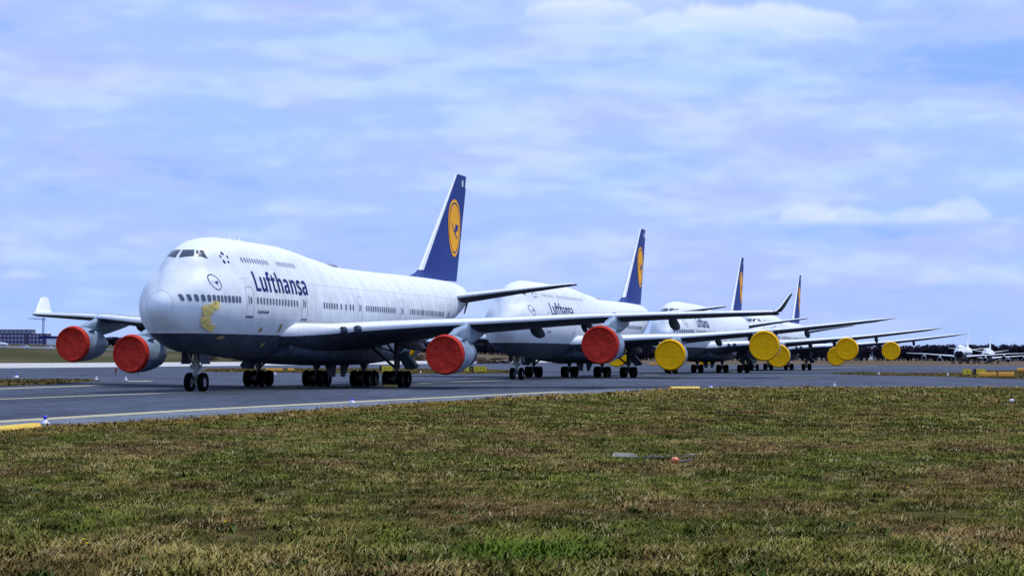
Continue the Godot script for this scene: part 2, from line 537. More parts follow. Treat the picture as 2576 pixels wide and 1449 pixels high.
func round_rect(c: Vector2, w: float, h: float, r: float) -> PackedVector2Array:
	var out := PackedVector2Array()
	for q in [[1, 1, 0.0], [-1, 1, PI / 2], [-1, -1, PI], [1, -1, 1.5 * PI]]:
		for k in 3:
			var a: float = q[2] + PI / 4 * k
			out.append(c + Vector2(q[0] * (w / 2 - r) + cos(a) * r, q[1] * (h / 2 - r) + sin(a) * r))
	return out

func ring_tris(c: Vector2, rx: float, ry: float, inner: float, seg := 40) -> PackedVector2Array:
	var out := PackedVector2Array()
	for i in seg:
		var a := Vector2(cos(TAU * i / seg) * rx, sin(TAU * i / seg) * ry)
		var b := Vector2(cos(TAU * (i + 1) / seg) * rx, sin(TAU * (i + 1) / seg) * ry)
		out.append_array([c + a, c + b, c + b * inner])
		out.append_array([c + a, c + b * inner, c + a * inner])
	return out

func disc_tris(c: Vector2, rx: float, ry: float, seg := 40) -> PackedVector2Array:
	var out := PackedVector2Array()
	for i in seg:
		out.append_array([c, c + Vector2(cos(TAU * i / seg) * rx, sin(TAU * i / seg) * ry), c + Vector2(cos(TAU * (i + 1) / seg) * rx, sin(TAU * (i + 1) / seg) * ry)])
	return out

# the flying bird of the emblem: a neck and leg line, and a raised wing
func bird_tris(c: Vector2, rx: float, ry: float) -> PackedVector2Array:
	var out := PackedVector2Array()
	for poly in [[[-0.72, 0.22], [-0.62, 0.21], [-0.20, -0.08], [0.08, -0.16], [0.55, -0.42], [0.50, -0.46], [0.02, -0.25], [-0.18, -0.17]],
			[[-0.05, -0.12], [0.16, 0.20], [0.48, 0.13], [0.90, 0.17], [0.60, 0.05], [0.80, 0.00], [0.55, -0.03], [0.66, -0.10], [0.30, -0.12], [0.10, -0.20]]]:
		var p := PackedVector2Array()
		for q in poly: p.append(c + Vector2(q[0] * rx, q[1] * ry))
		out.append_array(poly_tris(p))
	return out

func text_tris(s: String, x0: float, x1: float, y0: float, cap_h: float) -> PackedVector2Array:
	var f := SystemFont.new()
	f.font_names = PackedStringArray(["Droid Sans"])
	f.font_weight = 700
	var t := TextMesh.new()
	t.font = f; t.text = s; t.font_size = 64; t.depth = 0.0; t.pixel_size = 0.01; t.curve_step = 2.0
	var arr := t.get_mesh_arrays()
	var v: PackedVector3Array = arr[Mesh.ARRAY_VERTEX]
	var ix = arr[Mesh.ARRAY_INDEX]
	var lo := Vector2(1e9, 1e9)
	var hi := -lo
	for p in v:
		lo = lo.min(Vector2(p.x, p.y)); hi = hi.max(Vector2(p.x, p.y))
	var out := PackedVector2Array()
	var sy := cap_h / (hi.y - lo.y)
	var sx := (x1 - x0) / (hi.x - lo.x)
	for k in (ix.size() if ix != null and ix.size() > 0 else v.size()):
		var p: Vector3 = v[ix[k]] if ix != null and ix.size() > 0 else v[k]
		out.append(Vector2(x0 + (p.x - lo.x) * sx, y0 + (p.y - lo.y) * sy))
	return out

# ------------------------------------------------------------------ wings and tail surfaces
func foil(x: float, tc: float) -> float:
	return 5.0 * tc * (0.2969 * sqrt(x) - 0.126 * x - 0.3516 * x * x + 0.2843 * x * x * x - 0.1036 * x * x * x * x)

const FOIL_X := [0.0, 0.006, 0.02, 0.045, 0.08, 0.13, 0.22, 0.35, 0.5, 0.68, 0.84, 1.0]

# section: along = leading edge station, chord, thickness ratio, drop of the trailing edge; placed by a callable (station, offset across)
func section(le: float, chord: float, tc: float, drop: float, place: Callable) -> PackedVector3Array:
	var out := PackedVector3Array()
	for i in range(FOIL_X.size() - 1, -1, -1):
		var x: float = FOIL_X[i]
		out.append(place.call(le + x * chord, foil(x, tc) * chord * 1.05 - drop * x))
	for i in range(1, FOIL_X.size()):
		var x: float = FOIL_X[i]
		out.append(place.call(le + x * chord, -foil(x, tc) * chord * 0.95 - drop * x))
	return out

func table(t: Array, x: float) -> float:
	if x <= t[0][0]: return t[0][1]
	for i in t.size() - 1:
		if x <= t[i + 1][0]:
			return lerpf(t[i][1], t[i + 1][1], (x - t[i][0]) / (t[i + 1][0] - t[i][0]))
	return t[t.size() - 1][1]

const WING_Z := [[2.4, 3.86], [3.3, 3.90], [5.2, 4.18], [9.2, 4.55], [12.9, 4.80], [16.8, 5.08], [21.2, 5.44], [26.7, 5.68], [31.5, 5.88], [33.0, 5.95]]
const WING_Z_LONG := [[2.4, 3.86], [3.3, 3.9], [5.2, 4.15], [9.2, 4.45], [12.3, 4.57], [17.1, 4.98], [21.7, 5.42], [27.8, 6.18], [32.0, 6.72], [34.9, 7.1]]

func wing_sections(long_body: bool) -> Array:
	# span position, leading edge station, chord, leading edge height, thickness, drop of the trailing edge
	var out := []
	var o := 4.3 if long_body else 0.0
	for p in [2.2, 3.25, 3.7, 4.3, 5.4, 7.5, 10.0, 12.5, 16.0, 20.0, 24.0, 28.0, 31.0, 32.2]:
		var le: float = 17.4 + 0.885 * p
		if p < 5.4: le = [14.6, 16.3, 18.4, 20.5][[2.2, 3.25, 3.7, 4.3].find(p)]
		var te: float = lerpf(35.0, 38.2, (p - 3.25) / 9.25) if p < 12.5 else lerpf(38.2, 50.0, (p - 12.5) / 19.7)
		var c: float = te - le
		var tc: float = table([[2.2, 0.105], [5.4, 0.115], [12.5, 0.105], [32.2, 0.09]], p)
		out.append([p, le + o, c, table(WING_Z_LONG if long_body else WING_Z, p), tc, c * 0.045 if p < 13.0 else c * 0.03])
	if long_body:
		out.append([33.0, 51.9, 3.0, 6.86, 0.085, 0.06])
		out.append([33.8, 53.6, 1.9, 6.98, 0.08, 0.03])
		out.append([34.3, 55.0, 1.0, 7.05, 0.08, 0.01])
		out.append([34.6, 56.0, 0.25, 7.09, 0.1, 0.0])
	return out

func make_wing(t: Node3D, side: float, long_body: bool, detail: int):
	var secs := wing_sections(long_body)
	var rows := []
	for q in secs:
		rows.append(section(q[1], q[2], q[4], q[5], func(s, h): return loc(s, side * q[0], q[3] + h)))
	var N := FOIL_X.size()
	# columns run from the upper trailing edge round the nose to the lower trailing edge
	var nose_col := N - 1
	var b := MB.new()
	var w := part("wing", skin(rows, false, 0, nose_col - 4), M.wing, t)
	part("lower_skin", skin(rows, false, nose_col + 1, rows[0].size() - 1), M.wing_under, w)  # underside shade comes painted in with this darker colour
	part("leading_edge", skin(rows, false, nose_col - 4, nose_col + 1), M.wing_edge, w)
	if detail > 0:
		# fairings of the flap tracks under the rear of the wing
		for p in [6.2, 9.4, 15.2, 18.6, 24.6]:
			var le: float = table(secs.map(func(q): return [q[0], q[1]]), p)
			var c: float = table(secs.map(func(q): return [q[0], q[2]]), p)
			var zz: float = table(secs.map(func(q): return [q[0], q[3]]), p)
			var dr: float = table(secs.map(func(q): return [q[0], q[5]]), p)
			var rr := []
			var n := 12
			var l0 := le + c * 0.50
			var L := c * 0.62 if p < 13.0 else 4.6
			for k in n + 1:
				var f := float(k) / n
				var r: float = maxf(0.02, 0.40 * pow(sin(PI * pow(f, 0.8)), 0.6))
				var row := PackedVector3Array()
				var cz: float = zz - dr * (l0 + L * f - le) / c - 0.34 - 0.30 * f
				for a in 12: row.append(loc(l0 + L * f, side * (p + cos(TAU * a / 12.0) * r * 0.62), cz + sin(TAU * a / 12.0) * r * 1.25))
				rr.append(row)
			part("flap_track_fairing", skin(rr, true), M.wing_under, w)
		var ll := MB.new()
		for p in [5.0, 5.75]:
			var le: float = table(secs.map(func(q): return [q[0], q[1]]), p)
			var zz: float = table(secs.map(func(q): return [q[0], q[3]]), p)
			var lm := MB.new()
			lm.lathe(Transform3D(Basis(), loc(le - 0.02, side * p, zz + 0.02)), [Vector2(-0.13, 0.0), Vector2(-0.13, 0.2), Vector2(-0.08, 0.26), Vector2(0.3, 0.28)], 16)
			var lp := part("landing_light", lm.mesh(), M.glass, w)
	if not long_body and detail > 0:
		# upswept winglet, its foot buried in the wing tip
		var wr := []
		for q in [[31.9, 45.9, 4.0, 5.86], [32.35, 46.7, 3.3, 6.02], [32.6, 47.35, 2.75, 6.35], [33.1, 49.05, 1.6, 7.35], [33.17, 49.5, 1.1, 7.46]]:
			var up := Vector2(1, 0.25) if q[0] < 32.2 else Vector2(0.9, -0.45)
			wr.append(section(q[1], q[2], 0.085, 0.0, func(s, h): return loc(s, side * (q[0] - h * 0.87), q[3] + h * 0.45)))
		part("winglet", skin(wr, false, 0, N + 1), M.wing_edge, w)
		part("winglet_outer_face", skin(wr, false, N + 1, wr[0].size() - 1), M.wing_under, w)  # outboard face leans downward; its shade is painted into the colour
	elif not long_body:
		pass

func fin_chord(z: float, o: float) -> Vector2:
	var le := 55.17 + o + (z - 9.87) / (19.22 - 9.87) * (66.5 - 55.17)
	if z < 9.87: le = lerpf(55.17, 52.2, pow((9.87 - z) / 0.72, 1.6)) + o
	var te := 66.97 + o + (z - 9.4) / (19.22 - 9.4) * (70.29 - 66.97)
	return Vector2(le, te - le)

func fin_patch(tris: PackedVector2Array, o: float, off: float) -> ArrayMesh:
	var b := MB.new()
	for i in range(0, tris.size(), 3):
		var id := []
		for k in 3:
			var q: Vector2 = tris[i + k]
			var c := fin_chord(q.y, o)
			var x := clampf((q.x - c.x) / c.y, 0.001, 1.0)
			id.append(b.vert(loc(q.x, foil(x, 0.085) * c.y * 1.05 + off, q.y), Vector3(-1, 0, 0)))
		b.tri_i(id[0], id[1], id[2])
	return b.mesh()

func refine(tris: PackedVector2Array, edge: float) -> PackedVector2Array:
	var out := PackedVector2Array()
	var todo := []
	for i in range(0, tris.size(), 3): todo.append([tris[i], tris[i + 1], tris[i + 2]])
	while not todo.is_empty():
		var t: Array = todo.pop_back()
		var l := [t[0].distance_to(t[1]), t[1].distance_to(t[2]), t[2].distance_to(t[0])]
		var k := 0
		if l[1] > l[0]: k = 1
		if l[2] > l[k]: k = 2
		if l[k] > edge:
			var m: Vector2 = (t[k] + t[(k + 1) % 3]) / 2.0
			todo.append([t[k], m, t[(k + 2) % 3]]); todo.append([m, t[(k + 1) % 3], t[(k + 2) % 3]])
		else: out.append_array(t)
	return out

func make_tail(t: Node3D, long_body: bool, detail: int, plain: bool):
	var o := 5.2 if long_body else 0.0
	var zs := [9.05, 9.25, 9.45, 9.65, 9.87, 10.4, 11.5, 13.0, 14.5, 16.0, 17.2, 18.15, 18.8, 19.22]
	var rows := []
	var gap := []
	for z in zs:
		var c := fin_chord(z, o)
		rows.append(section(c.x, c.y, 0.085, 0.0, func(s, h): return loc(s, h, z)))
	var n := FOIL_X.size()
	var last: int = rows[0].size() - 1
	var fin_m: Material = M.far_white if plain else M.navy
	# columns: 0 trailing edge port .. n-1 leading edge .. last trailing edge starboard; x = 0.68 is three columns in
	var fin := part("fin", skin(rows, false, 2, last - 2, 0), fin_m, t)
	var edge_rows := rows.slice(4)
	part("leading_edge", skin(edge_rows, false, n - 1 - 3, n - 1 + 3), M.wing_edge, fin).scale = Vector3(1.06, 1.0, 1.0)
	var rud := rows.slice(1, 12)
	if plain: fin_m = M.ink
	part("rudder", skin(rud.slice(0, 5), true, last - 2, last + 3), fin_m, fin)
	part("rudder", skin(rud.slice(4), true, last - 2, last + 3), fin_m, fin).scale = Vector3(0.985, 1, 1)
	# the fixed cap above the rudder is shorter
	var capr := []
	for r in rows.slice(11):
		var q: PackedVector3Array = r.duplicate()
		q[0].z -= 0.28; q[last].z -= 0.28
		capr.append(q)
	part("fin_cap", skin(capr, true, last - 2, last + 3), fin_m, fin)
	var top := MB.new()
	var tr: PackedVector3Array = rows[rows.size() - 1]
	var ctr := Vector3.ZERO
	for q in tr: ctr += q / tr.size()
	for i in tr.size(): top.tri(tr[i], tr[(i + 1) % tr.size()], ctr, Vector3.UP)
	part("fin_tip", top.mesh(), fin_m, fin)
	if not plain:
		var c := Vector2(65.27 + o, 14.12)
		part("emblem_disc", fin_patch(refine(disc_tris(c, 1.96, 2.2), 0.6), o, 0.03), M.yellow_paint, fin)
		part("emblem_rim", fin_patch(refine(ring_tris(c, 2.36, 2.64, 0.89), 0.6), o, 0.03), M.yellow_paint, fin)
		part("emblem_bird", fin_patch(refine(bird_tris(c, 1.9, 2.15), 0.4), o, 0.05), M.navy, fin)
		part("flag_mark", fin_patch(poly_tris(PackedVector2Array([Vector2(67.9 + o, 18.15), Vector2(68.5 + o, 18.15), Vector2(68.5 + o, 18.75), Vector2(67.9 + o, 18.75)])), o, 0.03), M.white, fin)
	# horizontal tail
	for side in [1.0, -1.0]:
		var hr := []
		for q in [[0.8, 57.3, 10.4, 7.40], [2.0, 58.6, 9.0, 7.56], [6.0, 62.0, 6.0, 8.2], [10.4, 65.7, 3.1, 8.86], [10.9, 66.4, 2.4, 8.94], [11.15, 67.4, 1.2, 8.97]]:
			hr.append(section(q[1] + o, q[2], 0.09, 0.05, func(s, h): return loc(s, side * q[0], q[3] + h)))
		var st := part("tailplane", skin(hr, false, 0, n - 3), M.wing_edge, t)
		part("leading_edge", skin(hr, false, n - 3, n + 1), M.wing_edge, st)
		part("lower_skin", skin(hr, false, n + 1, last), M.wing_under, st)  # shade under the tailplane is in the colour too
		if detail > 1:
			var b := MB.new()
			b.tube(loc(66.2 + o, side * 1.25, 7.25), loc(66.6 + o, side * 0.85, 6.3), 0.10, 0.07)
			part("hinge_strut", b.mesh(), M.gear, st)

# ------------------------------------------------------------------ engines
func make_engine(t: Node3D, side: float, pos: Vector3, R: float, long_body: bool, cov: bool):
	# pos: station of the inlet, span position, height of the axis
	var e := group_part("engine", t)
	var x := Transform3D(Basis(), loc(pos.x, side * pos.y, pos.z))
	var b := MB.new()
	b.lathe(x, [Vector2(0.16, R * 0.99), Vector2(0.5, R * 1.03), Vector2(1.1, R * 1.045), Vector2(1.9, R * 1.03), Vector2(2.8, R * 0.96), Vector2(3.6, R * 0.86), Vector2(4.3, R * 0.75), Vector2(4.32, R * 0.72), Vector2(4.0, R * 0.70)], 48)
	var n := part("cowl", b.mesh(), M.nacelle, e)
	b = MB.new()
	b.lathe(x, [Vector2(0.55, R * 0.80), Vector2(0.15, R * 0.84), Vector2(0.02, R * 0.90), Vector2(0.0, R * 0.94), Vector2(0.05, R * 0.97), Vector2(0.16, R * 0.99)], 48)
	if not cov: part("inlet_lip", b.mesh(), M.lip, e)
	b = MB.new()
	b.lathe(x, [Vector2(0.55, R * 0.80), Vector2(0.9, R * 0.78), Vector2(0.9, 0.3), Vector2(0.5, 0.0)], 32)
	if not cov: part("fan_face", b.mesh(), M.dark, e)
	b = MB.new()
	b.lathe(x, [Vector2(3.6, R * 0.62), Vector2(4.4, R * 0.56), Vector2(5.2, R * 0.44), Vector2(5.6, R * 0.36), Vector2(5.5, R * 0.30)], 32)
	b.lathe(x, [Vector2(5.3, R * 0.28), Vector2(5.9, R * 0.18), Vector2(6.4, 0.03)], 24)
	part("exhaust", b.mesh(), M.core, e)
	# pylon from the top of the cowl up to the leading edge and back under the wing
	var secs := wing_sections(long_body)
	var wle: float = table(secs.map(func(q): return [q[0], q[1]]), pos.y)
	var wz: float = table(secs.map(func(q): return [q[0], q[3]]), pos.y)
	var rr := []
	for q in [[pos.x + 0.9, pos.z + R * 0.97, pos.z + R * 1.045, 0.05], [pos.x + 2.0, pos.z + R * 0.9, pos.z + R * 1.16, 0.24], [pos.x + 3.2, pos.z + R * 0.75, lerpf(pos.z + R * 1.2, wz, 0.45), 0.33],
			[wle - 0.25, pos.z + R * 0.5, wz - 0.16, 0.36], [wle + 0.5, pos.z + R * 0.5, wz + 0.30, 0.34], [wle + 2.4, pos.z + R * 0.72, wz + 0.1, 0.32], [wle + 5.2, wz - 0.75, wz - 0.2, 0.2], [wle + 6.4, wz - 0.5, wz - 0.3, 0.04]]:
		var row := PackedVector3Array()
		var zc: float = (q[1] + q[2]) / 2.0
		var zh: float = (q[2] - q[1]) / 2.0
		for k in 16:
			var a := TAU * k / 16.0
			var cx := signf(cos(a)) * pow(absf(cos(a)), 0.6)
			var sy := signf(sin(a)) * pow(absf(sin(a)), 0.6)
			row.append(loc(q[0], side * (pos.y + cx * q[3]), zc + sy * zh))
		rr.append(row)
	part("pylon", skin(rr, true), M.nacelle, e)
	b = MB.new()
	for k in [-1.0, 1.0]:
		b.plate([x * Vector3(k * R * 0.74, R * 0.74, 0.9), x * Vector3(k * R * 0.73, R * 0.73, 2.0), x * Vector3(k * R * 0.98, R * 0.92, 2.0), x * Vector3(k * R * 0.9, R * 0.86, 1.2)], Vector3(0, 0.03, 0))
	part("strake", b.mesh(), M.nacelle, e)

# a fabric cap over an engine inlet, a thing of its own
func engine_cover(t: Node3D, side: float, pos: Vector3, R: float, m: Material, label: String, group: String, sd: int):
	var c := thing("engine_cover", label, "engine cover", t.transform * loc(pos.x, side * pos.y, pos.z - R), t.rotation.y, group)
	var x := Transform3D(Basis(), Vector3(0, R, 0))
	var f := FastNoiseLite.new()
	f.seed = sd; f.frequency = 0.9; f.fractal_octaves = 3
	var sag := func(r: float, a: float) -> float:
		var p := Vector3(cos(a) * r, sin(a) * r, 0.0)
		var q: float = r / (R * 0.87)
		var folds := sin(a * 13.0 + sd + 2.2 * sin(a * 3.0 + sd)) * 0.030 * ss(0.25, 0.95, q) * (1.0 - ss(0.93, 1.0, q))
		return (0.30 if m == M.red_cover else 0.22) - (0.19 if m == M.red_cover else 0.11) * pow(q, 2.4) + (f.get_noise_3dv(p * 0.8) * (0.10 if m == M.red_cover else 0.045) + folds * (1.0 if m == M.red_cover else 0.6)) * (1.0 - ss(0.9, 1.0, q))
	var prof := []
	for k in 17: prof.append(Vector2(0.0, R * 0.87 * k / 16.0))
	var b := MB.new()
	b.lathe(x, prof, 80, func(q: Vector2, a: float) -> Vector2: return Vector2(sag.call(q.y, a), 0.0))
	part("face", b.mesh(), m, c)
	# sewn seams across the fabric
	for q in [[-0.42, -0.12, 0.46, -0.10], [-0.30, 0.52, 0.30, 0.53]]:
		b = MB.new()
		var last := Vector3.ZERO
		for k in 15:
			var u := k / 14.0
			var e := Vector2(lerpf(q[0], q[2], u), lerpf(q[1], q[3], u) + 0.012 * sin(u * 9.0 + sd)) * R
			var z: float = sag.call(e.length(), e.angle()) - 0.006
			var pt: Vector3 = x * Vector3(e.x, e.y, z)
			if k > 0: b.quad(last + Vector3(0, 0.016, 0), pt + Vector3(0, 0.016, 0), pt - Vector3(0, 0.016, 0), last - Vector3(0, 0.016, 0), Vector3(0, 0, -1))
			last = pt
		part("seam", b.mesh(), M.red_seam if m == M.red_cover else M.yellow_seam, c)
	var rim := [Vector2(0.11, R * 0.87), Vector2(0.05, R * 0.885), Vector2(-0.02, R * 0.91), Vector2(-0.05, R * 0.94), Vector2(-0.045, R * 0.97), Vector2(0.0, R * 1.0), Vector2(0.09, R * 1.022), Vector2(0.2, R * 1.035), Vector2(0.42, R * 1.05)]
	b = MB.new()
	b.lathe(x, rim, 72, func(q: Vector2, a: float) -> Vector2: return Vector2(0.02 * sin(a * 9.0 + sd) * ss(0.1, 0.4, q.x), 0.004 * sin(a * 23.0 + sd)))
	part("rim", b.mesh(), m, c)
	b = MB.new()
	b.lathe(x, [Vector2(0.33, R * 1.046), Vector2(0.34, R * 1.062), Vector2(0.38, R * 1.066), Vector2(0.42, R * 1.058)], 72)
	part("strap", b.mesh(), m, c)
	clean(c)

# ------------------------------------------------------------------ landing gear
func tyre_mesh(R: float, w: float) -> ArrayMesh:
	var b := MB.new()
	var h := w / 2
	b.lathe(Transform3D(Basis(Vector3.UP, PI / 2), Vector3.ZERO), [Vector2(-h * 0.72, R * 0.52), Vector2(-h * 0.95, R * 0.62), Vector2(-h, R * 0.78), Vector2(-h * 0.86, R * 0.92), Vector2(-h * 0.55, R * 0.985), Vector2(0, R),
		Vector2(h * 0.55, R * 0.985), Vector2(h * 0.86, R * 0.92), Vector2(h, R * 0.78), Vector2(h * 0.95, R * 0.62), Vector2(h * 0.72, R * 0.52)], 32)
	return b.mesh()

func rim_mesh(R: float, w: float) -> ArrayMesh:
	var b := MB.new()
	var h := w / 2
	b.lathe(Transform3D(Basis(Vector3.UP, PI / 2), Vector3.ZERO), [Vector2(-h * 0.45, 0.0), Vector2(-h * 0.5, R * 0.14), Vector2(-h * 0.35, R * 0.2), Vector2(-h * 0.4, R * 0.46), Vector2(-h * 0.74, R * 0.53),
		Vector2(h * 0.74, R * 0.53), Vector2(h * 0.4, R * 0.46), Vector2(h * 0.35, R * 0.2), Vector2(h * 0.5, R * 0.14), Vector2(h * 0.45, 0.0)], 24)
	return b.mesh()

func wheel(g: Node3D, p: Vector3, ty: Mesh, ri: Mesh, rm: Material):
	part("tyre", ty, M.tyre, g).position = p
	part("rim", ri, rm, g).position = p

func make_nose_gear(t: Node3D):
	var g := group_part("nose_gear", t)
	var ty := tyre_mesh(0.62, 0.42)
	var ri := rim_mesh(0.62, 0.42)
	for s in [-1.0, 1.0]: wheel(g, Vector3(0.46 * s, 0.615, 0), ty, ri, M.rim)
	var b := MB.new()
	b.tube(Vector3(-0.42, 0.62, 0), Vector3(0.42, 0.62, 0), 0.1, 0.1)
	b.tube(Vector3(0, 0.62, 0), Vector3(0, 1.5, 0), 0.11, 0.11)
	part("axle", b.mesh(), M.gear, g)
	b = MB.new()
	b.tube(Vector3(0, 1.35, 0), Vector3(0, 2.9, 0.12), 0.19, 0.21)
	b.tube(Vector3(-0.24, 1.62, 0), Vector3(0.24, 1.62, 0), 0.17, 0.17)
	b.tube(Vector3(-0.34, 1.45, -0.05), Vector3(-0.34, 1.75, -0.05), 0.08, 0.08)
	b.tube(Vector3(0.34, 1.45, -0.05), Vector3(0.34, 1.75, -0.05), 0.08, 0.08)
	part("strut", b.mesh(), M.gear, g)
	b = MB.new()
	b.tube(Vector3(-0.07, 1.45, -0.17), Vector3(-0.05, 1.05, -0.42), 0.045, 0.045, 8)
	b.tube(Vector3(0.07, 1.45, -0.17), Vector3(0.05, 1.05, -0.42), 0.045, 0.045, 8)
	b.tube(Vector3(0, 0.75, -0.12), Vector3(0, 1.05, -0.42), 0.06, 0.06, 8)
	part("torque_link", b.mesh(), M.gear, g)
	b = MB.new()
	b.tube(Vector3(-0.18, 1.7, 0.0), Vector3(-0.3, 2.7, -1.0), 0.07, 0.07)
	b.tube(Vector3(0.18, 1.7, 0.0), Vector3(0.3, 2.7, -1.0), 0.07, 0.07)
	b.tube(Vector3(-0.12, 1.9, 0.05), Vector3(-0.34, 2.75, 0.3), 0.05, 0.05)
	b.tube(Vector3(0.12, 1.9, 0.05), Vector3(0.34, 2.75, 0.3), 0.05, 0.05)
	part("drag_brace", b.mesh(), M.gear, g)
	for s in [-1.0, 1.0]:
		b = MB.new()
		b.plate([Vector3(0.52 * s, 2.75, -1.0), Vector3(0.52 * s, 2.75, 0.75), Vector3(0.66 * s, 1.78, 0.6), Vector3(0.66 * s, 1.78, -0.85)], Vector3(0.05 * s, 0, 0))
		part("gear_door", b.mesh(), M.belly, g)
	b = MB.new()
	for s in [-1.0, 1.0]: b.lathe(Transform3D(Basis(), Vector3(0.27 * s, 1.98, -0.3)), [Vector2(0.0, 0.0), Vector2(0.0, 0.1), Vector2(0.05, 0.12), Vector2(0.2, 0.07)], 14)
	part("taxi_lamp", b.mesh(), M.glass, g)

func make_main_gear(t: Node3D, s: float, p: float, wing_leg: bool):
	var g := group_part("wing_gear" if wing_leg else "body_gear", t)
	g.position = loc(s, p, 0)
	var side := signf(p)
	var ty := tyre_mesh(0.62, 0.47)
	var ri := rim_mesh(0.62, 0.47)
	for a in [-1.0, 1.0]:
		for c in [-1.0, 1.0]: wheel(g, Vector3(0.565 * a, 0.615, 0.735 * c), ty, ri, M.rim_dark)
	var b := MB.new()
	b.tube(Vector3(0, 0.66, -0.85), Vector3(0, 0.66, 0.85), 0.15, 0.15)
	for c in [-1.0, 1.0]: b.tube(Vector3(-0.5, 0.62, 0.735 * c), Vector3(0.5, 0.62, 0.735 * c), 0.11, 0.11)
	part("bogie_beam", b.mesh(), M.gear_dark, g)
	b = MB.new()
	var top := 4.2 if wing_leg else 2.9
	b.tube(Vector3(0, 0.66, 0), Vector3(0, 1.5, 0), 0.15, 0.15)
	b.tube(Vector3(0, 1.4, 0), Vector3(0, top, 0.1), 0.23, 0.26)
	part("strut", b.mesh(), M.gear_dark, g)
	b = MB.new()
	if wing_leg:
		# local x is -port, so inboard is +side
		b.tube(Vector3(0, 1.35, -0.05), Vector3(2.35 * side, 3.3, -0.1), 0.10, 0.12)
		b.tube(Vector3(0, 2.3, -0.1), Vector3(0.5 * side, 3.6, -1.6), 0.08, 0.08)
		b.tube(Vector3(0, 2.6, 0.0), Vector3(1.5 * side, 3.0, 0.0), 0.06, 0.06)
	else:
		b.tube(Vector3(0, 1.3, 0.1), Vector3(0, 2.6, 1.9), 0.11, 0.11)
		b.tube(Vector3(0, 1.5, 0.0), Vector3(0.9 * side, 2.5, -0.2), 0.09, 0.09)
		b.tube(Vector3(0.1, 1.25, -0.2), Vector3(0.2, 1.9, -0.6), 0.05, 0.05)
	part("side_brace", b.mesh(), M.gear_dark, g)
	b = MB.new()
	b.tube(Vector3(0.05, 1.45, 0.2), Vector3(0.05, 1.05, 0.5), 0.06, 0.06, 8)
	b.tube(Vector3(0.05, 0.75, 0.15), Vector3(0.05, 1.05, 0.5), 0.06, 0.06, 8)
	part("torque_link", b.mesh(), M.gear_dark, g)
	b = MB.new()
	if wing_leg:
		b.plate([Vector3(-0.15 * side, 2.25, -0.2), Vector3(-0.62 * side, 2.72, -0.2), Vector3(-1.5 * side, 1.62, -0.1), Vector3(-1.35 * side, 1.4, -0.1), Vector3(-0.75 * side, 1.32, -0.1)], Vector3(0, 0, 0.9))
	else:
		b.plate([Vector3(0.75 * side, 2.2, -0.9), Vector3(1.85 * side, 2.2, -0.6), Vector3(1.72 * side, 0.72, -0.6), Vector3(1.30 * side, 0.72, -0.9)], Vector3(0, 0, 0.06))
	part("gear_door", b.mesh(), M.belly if wing_leg else M.grey, g)
	if wing_leg:
		b = MB.new()
		b.plate([Vector3(-0.2 * side, 3.5, -0.3), Vector3(-0.7 * side, 2.95, -0.3), Vector3(-0.2 * side, 2.4, -0.3)], Vector3(0, 0, 0.05))
		part("leg_plate", b.mesh(), M.grey, g)

